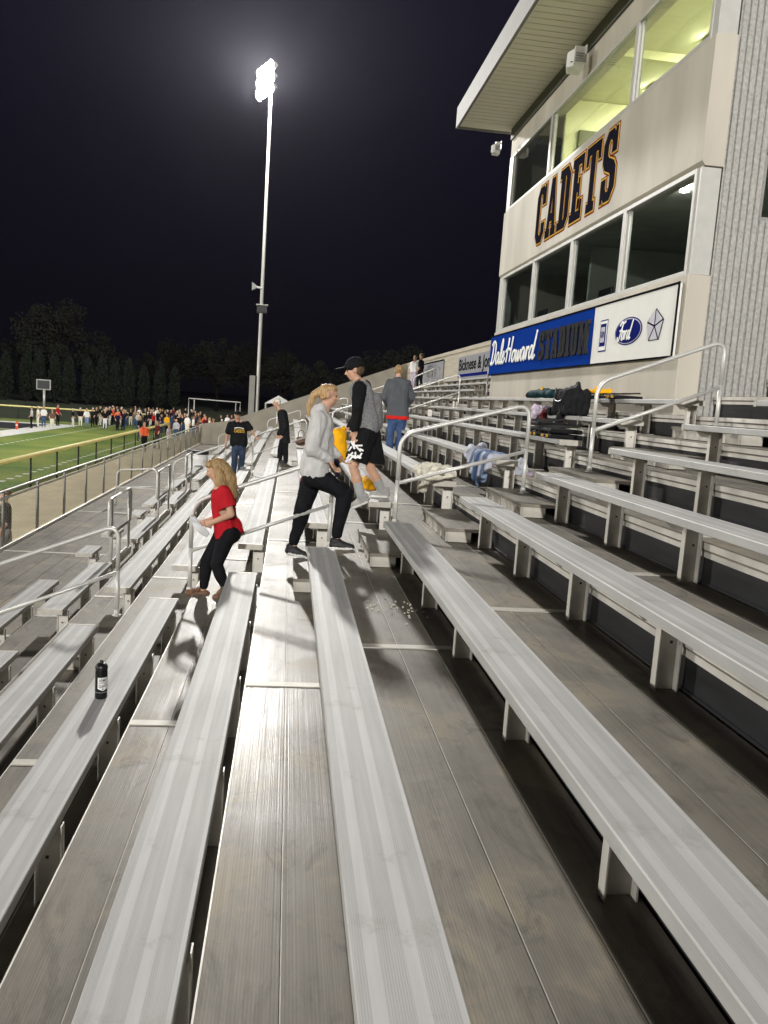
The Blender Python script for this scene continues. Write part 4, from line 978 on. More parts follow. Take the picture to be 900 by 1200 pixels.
# --- woman in the grey hoodie stepping up
J = dict(head=(.37, 8.1, .025), neck=(.329, 8.1, -.126), shR=(.286, 7.93, -.215), shL=(.345, 8.27, -.225), elR=(.235, 7.89, -.50), wrR=(.415, 7.93, -.60), haR=(.463, 7.95, -.68), elL=(.39, 8.32, -.50), wrL=(.52, 8.3, -.58), haL=(.58, 8.28, -.64),
         waist=(.29, 8.1, -.50), hip=(.285, 8.1, -.765), hipR=(.297, 8.02, -.80), hipL=(.262, 8.18, -.81), knR=(.59, 8.02, -.93), anR=(.53, 8.02, -1.37), toR=(.715, 8.02, -1.4995), heR=(.47, 8.02, -1.4995),
         knL=(.178, 8.18, -1.14), anL=(.105, 8.16, -1.50), toL=(.245, 8.16, -1.629), heL=(.03, 8.16, -1.60), hsR=(.3, 1, .2), hsL=(0, 1, 0))
t, g, pr = person('blonde woman in grey hoodie and black trousers stepping up the aisle', J, (.3, 8.1, -1.56), 'skin', .98, (1, .05, -.12), (.05, 0, 1), side=(0, 1, 0))
blob('body', pr, VX, t)
sp = torso(g, V(0, 1, 0), .115, .128, 'hoodie_grey', 1.05, g['hip'] + V(.0, 0, .04))
sp += [cap((.23, 8.1, -.62), (.235, 8.1, -.73), .11, .115, 'hoodie_grey'), cap((.36, 8.1, -.40), (.36, 8.1, -.62), .10, .11, 'hoodie_grey'), cap((.30, 8.02, -.12), (.27, 8.18, -.12), .055, .055, 'hoodie_grey'), cap((.25, 8.06, -.16), (.24, 8.16, -.16), .06, .06, 'hoodie_grey')]
for X in 'LR': sp += [cap(g['sh' + X], g['el' + X], .082, .074, 'hoodie_grey'), cap(g['el' + X], g['wr' + X] + (g['el' + X] - g['wr' + X]) * .1, .074, .052, 'hoodie_grey')]
blob('hoodie', sp, .011, t, 4, .020, 8, seed=3, cuts=[(V(.27, 8.1, -.81), (0, 0, -1), .26)])
MB().lathe([(.118, 0), (.126, .012), (.118, .028)], (.272, 8.1, -.832), 20).build('shirt_hem', 'hem_red', t, True).scale = (1, 1, 1)
lp = [cap(g['hip'] + V(-.02, -.05, -.02), g['hip'] + V(-.02, .05, -.02), .115, .115, 'leggings')]
for X in 'LR': lp += [cap(g['hip' + X] + V(0, 0, .02), g['kn' + X], .112, .085, 'leggings'), cap(g['kn' + X], g['kn' + X] * .55 + g['an' + X] * .45, .083, .076, 'leggings'), cap(g['kn' + X] * .55 + g['an' + X] * .45, g['an' + X] + V(0, 0, .03), .075, .052, 'leggings')]
blob('trousers', lp, .011, t, 3, .014, 9, seed=4)
for X in 'LR': blob('sneaker', shoe(g['he' + X], g['to' + X], 'shoe_black', 'sole_white', 1.0), .0085, t, 2)
S, F_, U_ = frame((1, .05, -.12), (.05, 0, 1)); H = g['head']; P = lambda a, b_, c: H + S * a + F_ * b_ + U_ * c
hp = [ell(P(0, -.03, .03), (.077, .082, .080), 'hair_blonde', (S, F_, U_)), ell(P(0, .015, .07), (.07, .07, .045), 'hair_blonde', (S, F_, U_)), cap(P(0, -.09, .02), P(0, -.14, -.02), .045, .038, 'hair_blonde'),
      cap(P(0, -.14, -.02), P(0, -.17, -.13), .036, .030, 'hair_blonde'), cap(P(0, -.17, -.13), P(0, -.16, -.24), .030, .010, 'hair_blonde'), cap(P(.05, -.02, 0), P(.06, -.06, -.03), .03, .025, 'hair_blonde'), cap(P(-.05, -.02, 0), P(-.06, -.06, -.03), .03, .025, 'hair_blonde')]
blob('hair', hp, .0062, t, 2, .0035, 26, seed=5, strand=True)

# --- boy in cap and shorts stepping off a bench
zb = zs(1)
J = dict(head=(.675, 8.9, .315), neck=(.741, 8.9, .195), shL=(.725, 8.72, .13), shR=(.805, 9.08, .14), elL=(.712, 8.69, -.09), wrL=(.704, 8.73, -.31), haL=(.709, 8.74, -.40), elR=(.79, 9.1, -.09), wrR=(.675, 9.1, -.30), haR=(.62, 9.08, -.36),
         waist=(.84, 8.9, -.14), hip=(.86, 8.9, -.34), hipL=(.835, 8.81, -.355), hipR=(.895, 8.99, -.36), knL=(.715, 8.80, -.72), anL=(.825, 8.80, -1.035), toL=(.715, 8.8, -1.20), heL=(.925, 8.8, -1.10),
         knR=(.925, 8.98, -.745), anR=(1.075, 8.98, -.985), toR=(.925, 8.98, zb + .002), heR=(1.15, 8.98, zb + .002), hsL=(1, 0, 0), hsR=(0, 1, 0))
t, g, pr = person('boy in black cap, grey and black hoodie and black shorts stepping down off a bench', J, (1.0, 8.95, zb), 'skin', .98, (-1, .1, -.25), (-.22, 0, 1), side=(.2, 1, 0))
pr += [p for X in 'LR' for p in (cap(g['kn' + X] * .6 + g['an' + X] * .4, g['kn' + X] * .5 + g['an' + X] * .5, .06, .056, 'skin'),)]
blob('body', pr, VX, t)
sp = torso(g, V(.2, 1, 0).normalized(), .115, .125, 'hoodie_heather', 1.0, g['hip'] + V(0, 0, .06))
sp += [cap((.90, 8.9, .0), (.92, 8.9, -.25), .105, .11, 'hoodie_heather'), cap((.735, 8.82, .165), (.735, 8.98, .165), .058, .058, 'black_tee'), cap((.80, 8.84, .165), (.81, 8.97, .165), .06, .06, 'black_tee')]
for X in 'LR': sp += [cap(g['sh' + X], g['el' + X], .08, .07, 'black_tee'), cap(g['el' + X], g['wr' + X], .07, .05, 'black_tee')]
blob('hoodie', sp, .011, t, 4, .016, 8, seed=6, cuts=[(V(.87, 8.9, -.335), (.0, 0, -1), .27)])
lp = [cap(g['hip'] + V(0, -.06, .06), g['hip'] + V(0, .06, .06), .125, .125, 'black_tee'), cap(g['hip'], g['hip'] + V(-.02, 0, -.1), .13, .12, 'black_tee')]
for X, k in (('L', V(.0, -.02, 0)), ('R', V(.02, 0, 0))): lp += [cap(g['hip' + X], g['hip' + X] * .12 + g['kn' + X] * .88 + k, .125, .118, 'black_tee'), cap(g['hip' + X], g['hip' + X] * .2 + g['kn' + X] * .8 + k + V(.05, 0, 0), .11, .10, 'black_tee')]
so_ = blob('shorts', lp, .012, t, 3, .014, 8, seed=7, cuts=[(g['hipL'] * .12 + g['knL'] * .88 + V(.0, 0, .02), g['knL'] - g['hipL'], .2), (g['hipR'] * .12 + g['knR'] * .88 + V(.02, 0, .02), g['knR'] - g['hipR'] + V(-.1, 0, 0), .17)])
b = MB(); rg = random.Random(5)
for i in range(13):
    x0 = .66 + rg.random() * .13; z0 = -.63 + rg.random() * .16; a = rg.random() * 3; l_ = .02 + rg.random() * .03; w = .009
    dx, dz = math.cos(a) * l_, math.sin(a) * l_; px, pz = -math.sin(a) * w, math.cos(a) * w
    yy = 8.668 + (x0 - .76) ** 2 * 1.3 - i * .0006
    b.add([(x0 - dx - px, yy, z0 - dz - pz), (x0 + dx - px, yy, z0 + dz - pz), (x0 + dx + px, yy, z0 + dz + pz), (x0 - dx + px, yy, z0 - dz + pz)], [(0, 1, 2, 3)])
o = b.build('shorts_print', 'ink_white', t); so = o.modifiers.new('s', 'SOLIDIFY'); so.thickness = .003
for X in 'LR':
    blob('sock', [cap(g['an' + X] * .6 + g['kn' + X] * .4, g['an' + X] - V(0, 0, .02), .056, .048, 'sock_grey')], .009, t)
    blob('shoe', shoe(g['he' + X], g['to' + X], 'shoe_grey', 'sole_white', 1.02), .0085, t, 2)
S, F_, U_ = frame((-1, .1, -.25), (-.22, 0, 1)); H = g['head']; P = lambda a, b_, c: H + S * a + F_ * b_ + U_ * c
blob('hair', [ell(P(0, -.045, .0), (.076, .062, .07), 'hair_brown', (S, F_, U_)), cap(P(.06, -.03, 0), P(.06, -.05, -.03), .025, .02, 'hair_brown'), cap(P(-.06, -.03, 0), P(-.06, -.05, -.03), .025, .02, 'hair_brown')], .009, t, 1, .004, 30)
blob('cap', [ell(P(0, -.005, .052), (.090, .108, .078), 'black_tee', (S, F_, U_)), ell(P(0, -.01, .085), (.075, .09, .058), 'black_tee', (S, F_, U_)), ell(P(0, .15, .045), (.072, .075, .0115), 'black_tee', (S, F_, U_)), ell(P(0, -.005, .135), (.012, .012, .008), 'black_tee', (S, F_, U_))], .008, t, 2)

def cloth(name, prims, mats_, label, cat, voxel=.012, fold=.02, fscale=9, seed=0, base=None):
    c = sum((Vector(p[1]) for p in prims), V(0, 0, 0)) / len(prims)
    z = min(min(p[1].z - p[3], p[2].z - p[4]) if p[0] == 'c' else p[1].z - p[2][2] for p in prims)
    t = thing(name, (c.x, c.y, z), label, cat); blob('fabric', prims, voxel, t, 3, fold, fscale, seed=seed); return t
cloth('jersey', [cap((.60, 9.05, -.33), (.56, 9.05, -.42), .04, .09, 'cloth_yellow'), cap((.56, 9.02, -.42), (.58, 9.02, -.62), .10, .09, 'cloth_yellow'), cap((.53, 9.1, -.42), (.54, 9.08, -.62), .08, .07, 'cloth_yellow'), cap((.52, 8.98, -.62), (.52, 8.98, -.84), .055, .05, 'cloth_navy'), cap((.50, 9.0, -.52), (.53, 9.0, -.8), .03, .05, 'cloth_navy')], 0, 'yellow and navy jersey hanging from the hand of the boy in shorts', 'jersey', .011, .022, 7, 3)
cloth('towel', [cap((1.02, 9.75, zs(1) + .06), (1.08, 10.1, zs(1) + .05), .055, .055, 'cloth_yellow'), cap((.98, 9.8, zs(1) + .06), (1.0, 10.2, zs(1) + .08), .06, .06, 'cloth_yellow'), cap((1.06, 9.7, zs(1) + .03), (1.02, 10.1, zs(1) + .03), .05, .05, 'cloth_yellow')], 0, 'yellow cloth lying on the bench behind the legs of the boy', 'cloth', .012, .02, 8, 4)

# --- man in grey jacket seen from behind
J = dict(head=(2.13, 16.42, .640), neck=(2.135, 16.4, .49), shL=(1.965, 16.4, .385), shR=(2.325, 16.4, .395), elL=(1.88, 16.45, .09), wrL=(1.99, 16.66, -.07), haL=(2.05, 16.74, -.09), elR=(2.44, 16.45, .12), wrR=(2.38, 16.66, -.06), haR=(2.32, 16.74, -.08),
         waist=(2.15, 16.4, .0), hip=(2.17, 16.4, -.29), hipL=(2.08, 16.4, -.31), hipR=(2.265, 16.4, -.305), knL=(2.05, 16.44, -.60), anL=(2.05, 16.41, -.885), toL=(2.01, 16.6, zd(2) + .002), heL=(2.04, 16.36, zd(2) + .002), knR=(2.25, 16.40, -.60), anR=(2.23, 16.34, -.885), toR=(2.26, 16.54, zd(2) + .002), heR=(2.23, 16.29, zd(2) + .002))
t, g, pr = person('man in dark grey jacket with red hem and blue jeans, seen from behind', J, (2.15, 16.4, zd(2)), 'skin', 1.0, (.05, 1, -.15), side=(1, 0, 0))
blob('body', pr, .01, t)
sp = torso(g, V(1, 0, 0), .15, .135, 'jacket_grey', 1.1, g['hip'] + V(0, 0, .05))
for X in 'LR': sp += [cap(g['sh' + X], g['el' + X], .085, .078, 'jacket_grey'), cap(g['el' + X], g['wr' + X], .076, .055, 'jacket_grey')]
sp += [cap((2.06, 16.36, .45), (2.21, 16.36, .45), .06, .06, 'jacket_grey'), cap((2.07, 16.4, -.30), (2.27, 16.4, -.30), .146, .146, 'hem_red'), cap((2.07, 16.4, -.24), (2.27, 16.4, -.24), .142, .142, 'jacket_grey')]
blob('jacket', sp, .013, t, 4, .012, 7, seed=8, cuts=[(V(2.16, 16.4, -.335), (0, 0, -1), .3)])
lp = [cap(g['hip'] + V(-.06, 0, -.03), g['hip'] + V(.06, 0, -.03), .12, .12, 'denim')]
for X in 'LR': lp += [cap(g['hip' + X], g['kn' + X], .108, .085, 'denim'), cap(g['kn' + X], g['an' + X] + V(0, 0, -.03), .083, .075, 'denim')]
blob('jeans', lp, .013, t, 3, .012, 9, seed=9)
for X in 'LR': blob('shoe', shoe(g['he' + X], g['to' + X], 'shoe_black', 'shoe_black'), .01, t)
blob('hair', [ell(g['head'] + V(0, -.02, .03), (.082, .092, .085), 'hair_sand'), cap(g['head'] + V(-.05, -.03, -.03), g['head'] + V(.05, -.03, -.03), .035, .035, 'hair_sand')], .01, t, 2, .005, 26)

# --- white-haired man in a long black coat
zc = zd(-1) + .002
J = dict(head=(-.345, 21.4, -.215), neck=(-.262, 21.4, -.37), shL=(-.19, 21.22, -.45), shR=(-.19, 21.58, -.455), elL=(-.11, 21.19, -.76), wrL=(-.17, 21.18, -1.0), haL=(-.2, 21.18, -1.08), elR=(-.16, 21.6, -.78), wrR=(-.26, 21.6, -1.02), haR=(-.29, 21.6, -1.1), waist=(-.13, 21.4, -.76), hip=(-.1, 21.4, -1.03),
         hipL=(-.09, 21.32, -1.05), hipR=(-.115, 21.48, -1.05), knL=(-.07, 21.32, -1.38), anL=(-.04, 21.32, -1.67), toL=(-.2, 21.30, zc), heL=(.0, 21.32, zc), knR=(-.19, 21.48, -1.38), anR=(-.2, 21.48, -1.66), toR=(-.36, 21.46, zc), heR=(-.16, 21.48, zc))
t, g, pr = person('white-haired man in long black coat standing in the second aisle', J, (-.15, 21.4, zc), 'skin', 1.0, (-1, -.1, -.15), (-.15, 0, 1), side=(0, 1, 0))
blob('body', pr, .011, t)
sp = torso(g, V(0, 1, 0), .14, .135, 'cloth_black', 1.1, g['hip'] + V(.02, 0, -.18))
for X in 'LR': sp += [cap(g['sh' + X], g['el' + X], .085, .075, 'cloth_black'), cap(g['el' + X], g['wr' + X], .074, .06, 'cloth_black')]
blob('coat', sp, .014, t, 4, .012, 8, seed=10, cuts=[(V(-.09, 21.4, -1.24), (0, 0, -1), .3)])
lp = []
for X in 'LR': lp += [cap(g['hip' + X], g['kn' + X], .10, .08, 'leggings'), cap(g['kn' + X], g['an' + X] + V(0, 0, -.03), .08, .068, 'leggings')]
blob('trousers', lp, .014, t, 3, .01, 9, seed=11)
MB().box(-.335, -.315, 21.30, 21.36, -.75, -.45).build('shirt_front', 'sign_white', t).rotation_euler = (0, 0, 0)
for X in 'LR': blob('shoe', shoe(g['he' + X], g['to' + X], 'shoe_black', 'shoe_black'), .01, t)
blob('hair', [ell(g['head'] + V(.018, 0, .045), (.096, .086, .086), 'hair_white'), ell(g['head'] + V(-.02, 0, .075), (.07, .07, .045), 'hair_white'), cap(g['head'] + V(.06, -.04, -.02), g['head'] + V(.06, .04, -.02), .035, .035, 'hair_white')], .011, t, 2, .006, 26)
bx = thing('handbag', (.1, 22.15, zs(0)), 'brown leather handbag on a bench end behind the man in the black coat', 'bag')
blob('body', [cap((.28, 22.15, zs(0) + .09), (.40, 22.15, zs(0) + .09), .09, .09, 'leather_brown'), cap((.28, 22.15, zs(0) + .19), (.40, 22.15, zs(0) + .19), .07, .07, 'leather_brown')], .012, bx, 2, .012, 10)
MB().tube(catmull([(.27, 22.15, zs(0) + .2), (.27, 22.15, zs(0) + .36), (.34, 22.15, zs(0) + .42), (.41, 22.15, zs(0) + .36), (.41, 22.15, zs(0) + .2)]), .012, 8).build('handle', 'leather_brown', bx, True)

# --- man in printed black T-shirt with a hand on the rail
zt = zd(-3) + .002
J = dict(head=(-1.344, 21.58, -.61), neck=(-1.326, 21.6, -.775), shR=(-1.515, 21.6, -.86), shL=(-1.10, 21.6, -.815), elR=(-1.59, 21.56, -1.14), wrR=(-1.61, 21.50, -1.37), haR=(-1.615, 21.47, -1.46), elL=(-.965, 21.52, -.98), wrL=(-.88, 21.5, -1.10), haL=(-.83, 21.5, -1.15), waist=(-1.29, 21.6, -1.14), hip=(-1.28, 21.6, -1.37),
         hipR=(-1.36, 21.6, -1.40), hipL=(-1.19, 21.6, -1.39), knR=(-1.375, 21.52, -1.76), anR=(-1.39, 21.55, -2.17), toR=(-1.44, 21.33, zt), heR=(-1.39, 21.58, zt), knL=(-1.19, 21.64, -1.75), anL=(-1.23, 21.7, -2.16), toL=(-1.24, 21.5, zt), heL=(-1.23, 21.74, zt))
t, g, pr = person('man in black cap, printed black T-shirt and jeans, hand on the rail', J, (-1.3, 21.6, zt), 'skin_tan', 1.0, (.15, -1, -.1), side=(1, 0, 0))
blob('body', pr, .011, t)
sp = torso(g, V(1, 0, 0), .16, .135, 'black_tee', 1.1, g['hip'] + V(0, 0, .05))
for X in 'LR': sp += [cap(g['sh' + X], g['sh' + X] * .35 + g['el' + X] * .65, .088, .088, 'black_tee')]
blob('t_shirt', sp, .013, t, 4, .012, 8, seed=12, cuts=[(V(-1.29, 21.6, -1.43), (0, 0, -1), .3)])
lp = [cap(g['hip'] + V(-.06, 0, -.02), g['hip'] + V(.06, 0, -.02), .12, .12, 'denim_dark')]
for X in 'LR': lp += [cap(g['hip' + X], g['kn' + X], .108, .085, 'denim_dark'), cap(g['kn' + X], g['an' + X] + V(0, 0, -.04), .083, .075, 'denim_dark')]
blob('jeans', lp, .013, t, 3, .012, 9, seed=13)
for X in 'LR': blob('shoe', shoe(g['he' + X], g['to' + X], 'shoe_black', 'shoe_black'), .01, t)
S, F_, U_ = frame((.15, -1, -.1)); H = g['head']; P = lambda a, b_, c: H + S * a + F_ * b_ + U_ * c
blob('cap', [ell(P(0, -.005, .055), (.088, .105, .07), 'black_tee', (S, F_, U_)), ell(P(0, .125, .05), (.07, .065, .0125), 'black_tee', (S, F_, U_))], .010, t, 2)
cu = bpy.data.curves.new('cp', 'FONT'); cu.body = 'CADETS'; cu.extrude = 1; cu.size = 1; cu.offset = .02; me = curve_mesh(cu); wm = max(v.co.x for v in me.vertices)
def chest_text(me, width, h, xc, zc_, yc, bulge=.9):
    for v in me.vertices:
        u, q, w = v.co; x = xc - width / 2 + u / wm * width; v.co = (x, yc + bulge * (x - xc) ** 2 - w * .003, zc_ + q * h)
chest_text(me, .27, .115, -1.275, -1.045, 21.432); put_mesh('shirt_print', me, 'ink_gold', t)
b = MB(); b.tube([(-1.40 + i * .03, 21.425 + .9 * (-.125 + i * .03) ** 2, -.94 + .02 * math.sin(i / 8 * math.pi)) for i in range(9)], .011, 6, 0, None, ((0, 1, 0), .3)); b.build('shirt_print', 'ink_white', t)

# --- person on the apron behind the fence, people high up at the rear wall
def simple_person(label, x, y, z, h, shirt, pants, hair, heading, group, arm=.1, skin='skin', voxel=.035, legs=None, walk=.1, long_hair=False, hat=None):
    """small figure: one continuous body, heading = direction faced"""
    s = h / 1.75; c, sn = math.cos(heading), math.sin(heading)
    def Q(a, b_, d): return V(x + (a * c - b_ * sn) * s, y + (a * sn + b_ * c) * s, z + d * s)   # a = forward, b = left
    legs = legs or pants; hd = Q(.02, 0, 1.63); ax = (V(c, sn, 0), V(-sn, c, 0), V(0, 0, 1))
    pr = [ell(hd, (.10 * s, .082 * s, .125 * s), skin, ax), cap(Q(.0, 0, 1.42), Q(.01, 0, 1.55), .055 * s, .05 * s, skin), ell(Q(-.015, 0, 1.68), (.105 * s, .092 * s, .095 * s), hat or hair, ax), cap(Q(.1, 0, 1.6), Q(.115, 0, 1.59), .02 * s, .02 * s, skin)]
    if long_hair: pr.append(cap(Q(-.07, 0, 1.62), Q(-.1, 0, 1.40), .075 * s, .05 * s, hair))
    for q in (-1, 1):
        pr += [cap(Q(0, .10 * q, 1.36), Q(0, .085 * q, 1.0), .11 * s, .11 * s, shirt), cap(Q(0, .17 * q, 1.38), Q(-.02, .25 * q, 1.12), .065 * s, .055 * s, shirt), cap(Q(-.02, .25 * q, 1.12), Q(arm, .24 * q, .92), .048 * s, .036 * s, skin if arm > 0 else shirt), ell(Q(arm + .01, .24 * q, .86), (.03 * s, .03 * s, .055 * s), skin),
               cap(Q(0, .085 * q, .93), Q(.04 + walk * q * .5, .10 * q, .50), .105 * s, .075 * s, pants), cap(Q(.04 + walk * q * .5, .10 * q, .50), Q(-.02 + walk * q, .10 * q, .09), .07 * s, .05 * s, legs), cap(Q(-.04 + walk * q, .10 * q, .045), Q(.13 + walk * q, .11 * q, .04), .043 * s, .04 * s, 'shoe_black')]
    o = blob('person', pr, voxel * s, None, 2)
    base = V(x, y, z)
    for v in o.data.vertices: v.co -= base
    o.location = base
    return tag(o, label, 'person', group)
simple_person('person in black shirt and grey shorts on the apron behind the chain link fence', -5.74, 17.45, ZG + .01, 1.78, 'black_tee', 'shorts_grey', 'hair_brown', R(200), None, .1, voxel=.022, legs='skin', walk=.22)
simple_person('person in black top standing at the weathered sponsor sign', 5.95, 37.9, zd(8), 1.72, 'black_tee', 'black_tee', 'hair_brown', R(150), None, voxel=.03)
simple_person('person in pale top standing at the far corner of the rear wall', 5.9, 39.6, zd(8), 1.7, 'trash_white', 'cloth_lilac', 'hair_sand', R(240), None, voxel=.03)
tp = simple_person('dark seated watcher at the right edge of the near lower window', 5.55, 10.35, .93, 1.7, 'cloth_navy', 'cloth_black', 'hair_brown', R(100), None, voxel=.03)
# ------------------------------------------------------------------ crowd at the end of the field
def crowd():
    rows = [  # x, y, shirt, pants, hair, label
        (-20.91, 69.61, 'hoodie_grey', 'black_tee', 'hair_sand', 'pale jacket and black trousers, leftmost of the group at the pylon'),
        (-20.93, 71.38, 'cloth_cream', 'cloth_cream', 'hair_white', 'cream vest and tan trousers near the end zone corner'),
        (-20.62, 71.87, 'trash_white', 'denim', 'hair_blonde', 'white top and blue jeans near the end zone corner'),
        (-19.12, 68.97, 'leather_brown', 'cloth_cream', 'hair_sand', 'brown jacket and tan trousers beside the red jacket'),
        (-20.57, 75.88, 'shirt_red', 'black_tee', 'hair_brown', 'bright red jacket and black trousers at the field corner'),
        (-18.60, 73.25, 'black_tee', 'trash_white', 'hair_white', 'black jersey and white trousers, first player of the line'),
        (-18.83, 76.77, 'black_tee', 'cloth_cream', 'hair_white', 'black jersey and tan trousers in the line of players'),
        (-17.75, 74.59, 'trash_white', 'denim_light', 'hair_blonde', 'white top and pale jeans among the players'),
        (-17.70, 76.60, 'cloth_black', 'black_tee', 'hair_white', 'black and white jersey with pale helmet among the players'),
        (-17.92, 80.42, 'black_tee', 'cloth_cream', 'hair_brown', 'dark jersey at the middle of the players'),
        (-16.93, 77.86, 'black_tee', 'denim', 'hair_sand', 'black jacket and blue jeans among the players'),
        (-17.11, 81.82, 'orange', 'black_tee', 'hair_brown', 'orange vest half hidden among the players'),
        (-15.17, 74.86, 'orange', 'black_tee', 'hair_brown', 'orange jacket and black trousers in front of the players'),
        (-16.11, 81.29, 'black_tee', 'trash_white', 'hair_white', 'black jersey and white trousers beside the orange jacket'),
        (-15.47, 80.22, 'cloth_black', 'denim', 'hair_brown', 'black jacket and dark jeans right of the orange jacket'),
        (-15.77, 84.12, 'cloth_black', 'cloth_cream', 'hair_sand', 'black coat and tan trousers in the crowd'),
        (-14.53, 79.66, 'leather_brown', 'denim', 'hair_blonde', 'brown coat and blue jeans in the crowd'),
        (-15.46, 87.05, 'trash_white', 'black_tee', 'hair_brown', 'white top and black trousers in the crowd'),
        (-14.67, 86.00, 'cloth_black', 'black_tee', 'hair_sand', 'all-black clothes at the bend of the yellow fence'),
        (-14.17, 86.86, 'shirt_red', 'denim', 'hair_brown', 'red top and jeans near the bend of the yellow fence'),
        (-13.76, 87.56, 'cloth_cream', 'cloth_cream', 'hair_white', 'cream coat near the bend of the yellow fence'),
        (-13.93, 92.38, 'cloth_black', 'denim', 'hair_brown', 'black jacket behind the cream coat'),
        (-12.89, 89.06, 'black_tee', 'black_tee', 'hair_white', 'black jersey with white cap behind the fence bend'),
        (-13.29, 96.38, 'cloth_maroon', 'denim', 'hair_brown', 'maroon top far back in the crowd'),
        (-12.44, 95.09, 'trash_white', 'denim', 'hair_blonde', 'white shirt far back in the crowd'),
        (-12.19, 98.44, 'cloth_black', 'black_tee', 'hair_sand', 'black jacket far back in the crowd'),
        (-11.18, 97.40, 'cloth_black', 'cloth_cream', 'hair_brown', 'black jacket and tan trousers far back, right side'),
        (-8.85, 51.65, 'orange', 'black_tee', 'hair_brown', 'large orange top walking beside the yellow fence'),
        (-10.90, 61.76, 'cloth_black', 'denim', 'hair_blonde', 'black coat and blonde hair behind the large orange top'),
        (-8.60, 55.14, 'cloth_maroon', 'fence_black', 'hair_brown', 'dark camouflage jacket on the apron'),
        (-7.85, 54.96, 'cloth_lilac', 'cloth_cream', 'hair_sand', 'lilac top on the apron beside the camouflage jacket'),
        (-10.79, 74.18, 'cloth_yellow', 'black_tee', 'hair_brown', 'yellow top at the end of the yellow fence'),
        (-8.62, 64.27, 'cloth_palegrey', 'denim', 'hair_brown', 'pale grey sweater on the apron'),
        (-9.78, 75.54, 'jacket_grey', 'denim', 'hair_sand', 'dark grey sweater further along the apron'),
        (-8.75, 72.12, 'trash_white', 'cloth_cream', 'hair_white', 'white blouse and white hair on the apron'),
        (-8.31, 72.68, 'hoodie_grey', 'denim', 'hair_brown', 'grey hoodie near the far end of the fence'),
        (-7.57, 70.65, 'leather_brown', 'shirt_red', 'hair_brown', 'brown costume and red trousers'),
        (-7.61, 75.12, 'orange', 'leather_brown', 'hair_sand', 'orange costume near the far end of the fence'),
        (-6.93, 72.88, 'cloth_cream', 'denim', 'hair_blonde', 'cream sweater at the far end of the walkway fence'),
        (-6.43, 78.31, 'cloth_black', 'denim', 'hair_brown', 'black and white jacket and jeans past the far end of the fence'),
        (-6.10, 82.33, 'trash_white', 'shirt_red', 'hair_brown', 'white top and red trousers beyond the far end of the stand'),
        (-5.84, 84.62, 'shirt_red', 'denim', 'hair_sand', 'red sweater beyond the far end of the stand'),
        (-17.28, 81.51, 'black_tee', 'trash_white', 'hair_white', 'black jersey and pale helmet behind the orange jacket'),
        (-18.15, 80.03, 'black_tee', 'black_tee', 'hair_sand', 'dark jersey standing at the back of the players'),
        (-15.06, 90.32, 'black_tee', 'cloth_cream', 'hair_white', 'black jersey and pale cap left of the red top'),
        (-13.52, 87.97, 'black_tee', 'denim', 'hair_blonde', 'black top and long hair right of the cream coat'),
        (-12.60, 89.55, 'cloth_black', 'denim', 'hair_white', 'black jacket and pale hat beside the yellow top'),
        (-16.9, 77.5, 'cloth_black', 'denim', 'hair_brown', 'black parka just left of the middle of the players'),
        (-16.2, 74.6, 'black_tee', 'trash_white', 'hair_white', 'black jersey stooping at the edge of the white line'),
        (-15.6, 79.5, 'cloth_maroon', 'black_tee', 'hair_sand', 'dark red jacket behind the players'),
        (-14.9, 76.2, 'black_tee', 'denim', 'hair_blonde', 'black sweater and blonde hair among the players'),
        (-14.2, 80.5, 'cloth_black', 'black_tee', 'hair_white', 'black jersey at the rear of the players'),
        (-13.6, 76.0, 'hoodie_grey', 'denim', 'hair_brown', 'grey sweatshirt between players and yellow fence'),
        (-13.0, 79.0, 'cloth_black', 'cloth_cream', 'hair_brown', 'black fleece and tan trousers near the fence bend'),
        (-12.4, 77.0, 'shirt_red', 'black_tee', 'hair_white', 'red jersey and white cap near the fence bend'),
        (-11.8, 80.0, 'cloth_black', 'denim', 'hair_sand', 'black jacket and sandy hair behind the fence bend'),
        (-11.2, 74.0, 'cloth_navy', 'denim', 'hair_brown', 'navy jacket close to the fence bend'),
        (-10.6, 78.5, 'black_tee', 'black_tee', 'hair_brown', 'black outfit right behind the fence bend'),
        (-10.0, 76.5, 'cloth_cream', 'denim', 'hair_blonde', 'cream jacket and jeans right of the fence bend'),
        (-9.2, 72.5, 'cloth_black', 'denim', 'hair_brown', 'black hoodie where field and apron meet'),
        (-8.6, 77.0, 'jacket_grey', 'black_tee', 'hair_sand', 'charcoal coat where field and apron meet'),
        (-8.0, 70.0, 'trash_white', 'denim', 'hair_brown', 'white sweater in the apron crowd'),
        (-7.4, 74.0, 'cloth_maroon', 'denim', 'hair_blonde', 'maroon sweater in the apron crowd'),
        (-7.0, 66.0, 'cloth_black', 'cloth_cream', 'hair_brown', 'black vest in the apron crowd'),
        (-6.4, 70.5, 'orange', 'denim', 'hair_sand', 'orange sweater in the apron crowd'),
        (-5.8, 62.0, 'cloth_palegrey', 'black_tee', 'hair_brown', 'pale jacket and black trousers in the apron crowd'),
        (-5.4, 67.0, 'cloth_black', 'denim', 'hair_white', 'black coat and pale hat in the apron crowd'),
    ]
    rg = random.Random(11)
    for i, (x, y, s, p, h, l) in enumerate(rows):
        simple_person('distant person in ' + l, x, y, ZG + .012, 1.66 + rg.random() * .22, s, p, h, rg.random() * 6.28, 'people gathered at the end of the field', .1 if rg.random() < .5 else .2, voxel=.04, walk=rg.uniform(-.12, .12), long_hair='blonde' in h)
crowd()
rg = random.Random(77)
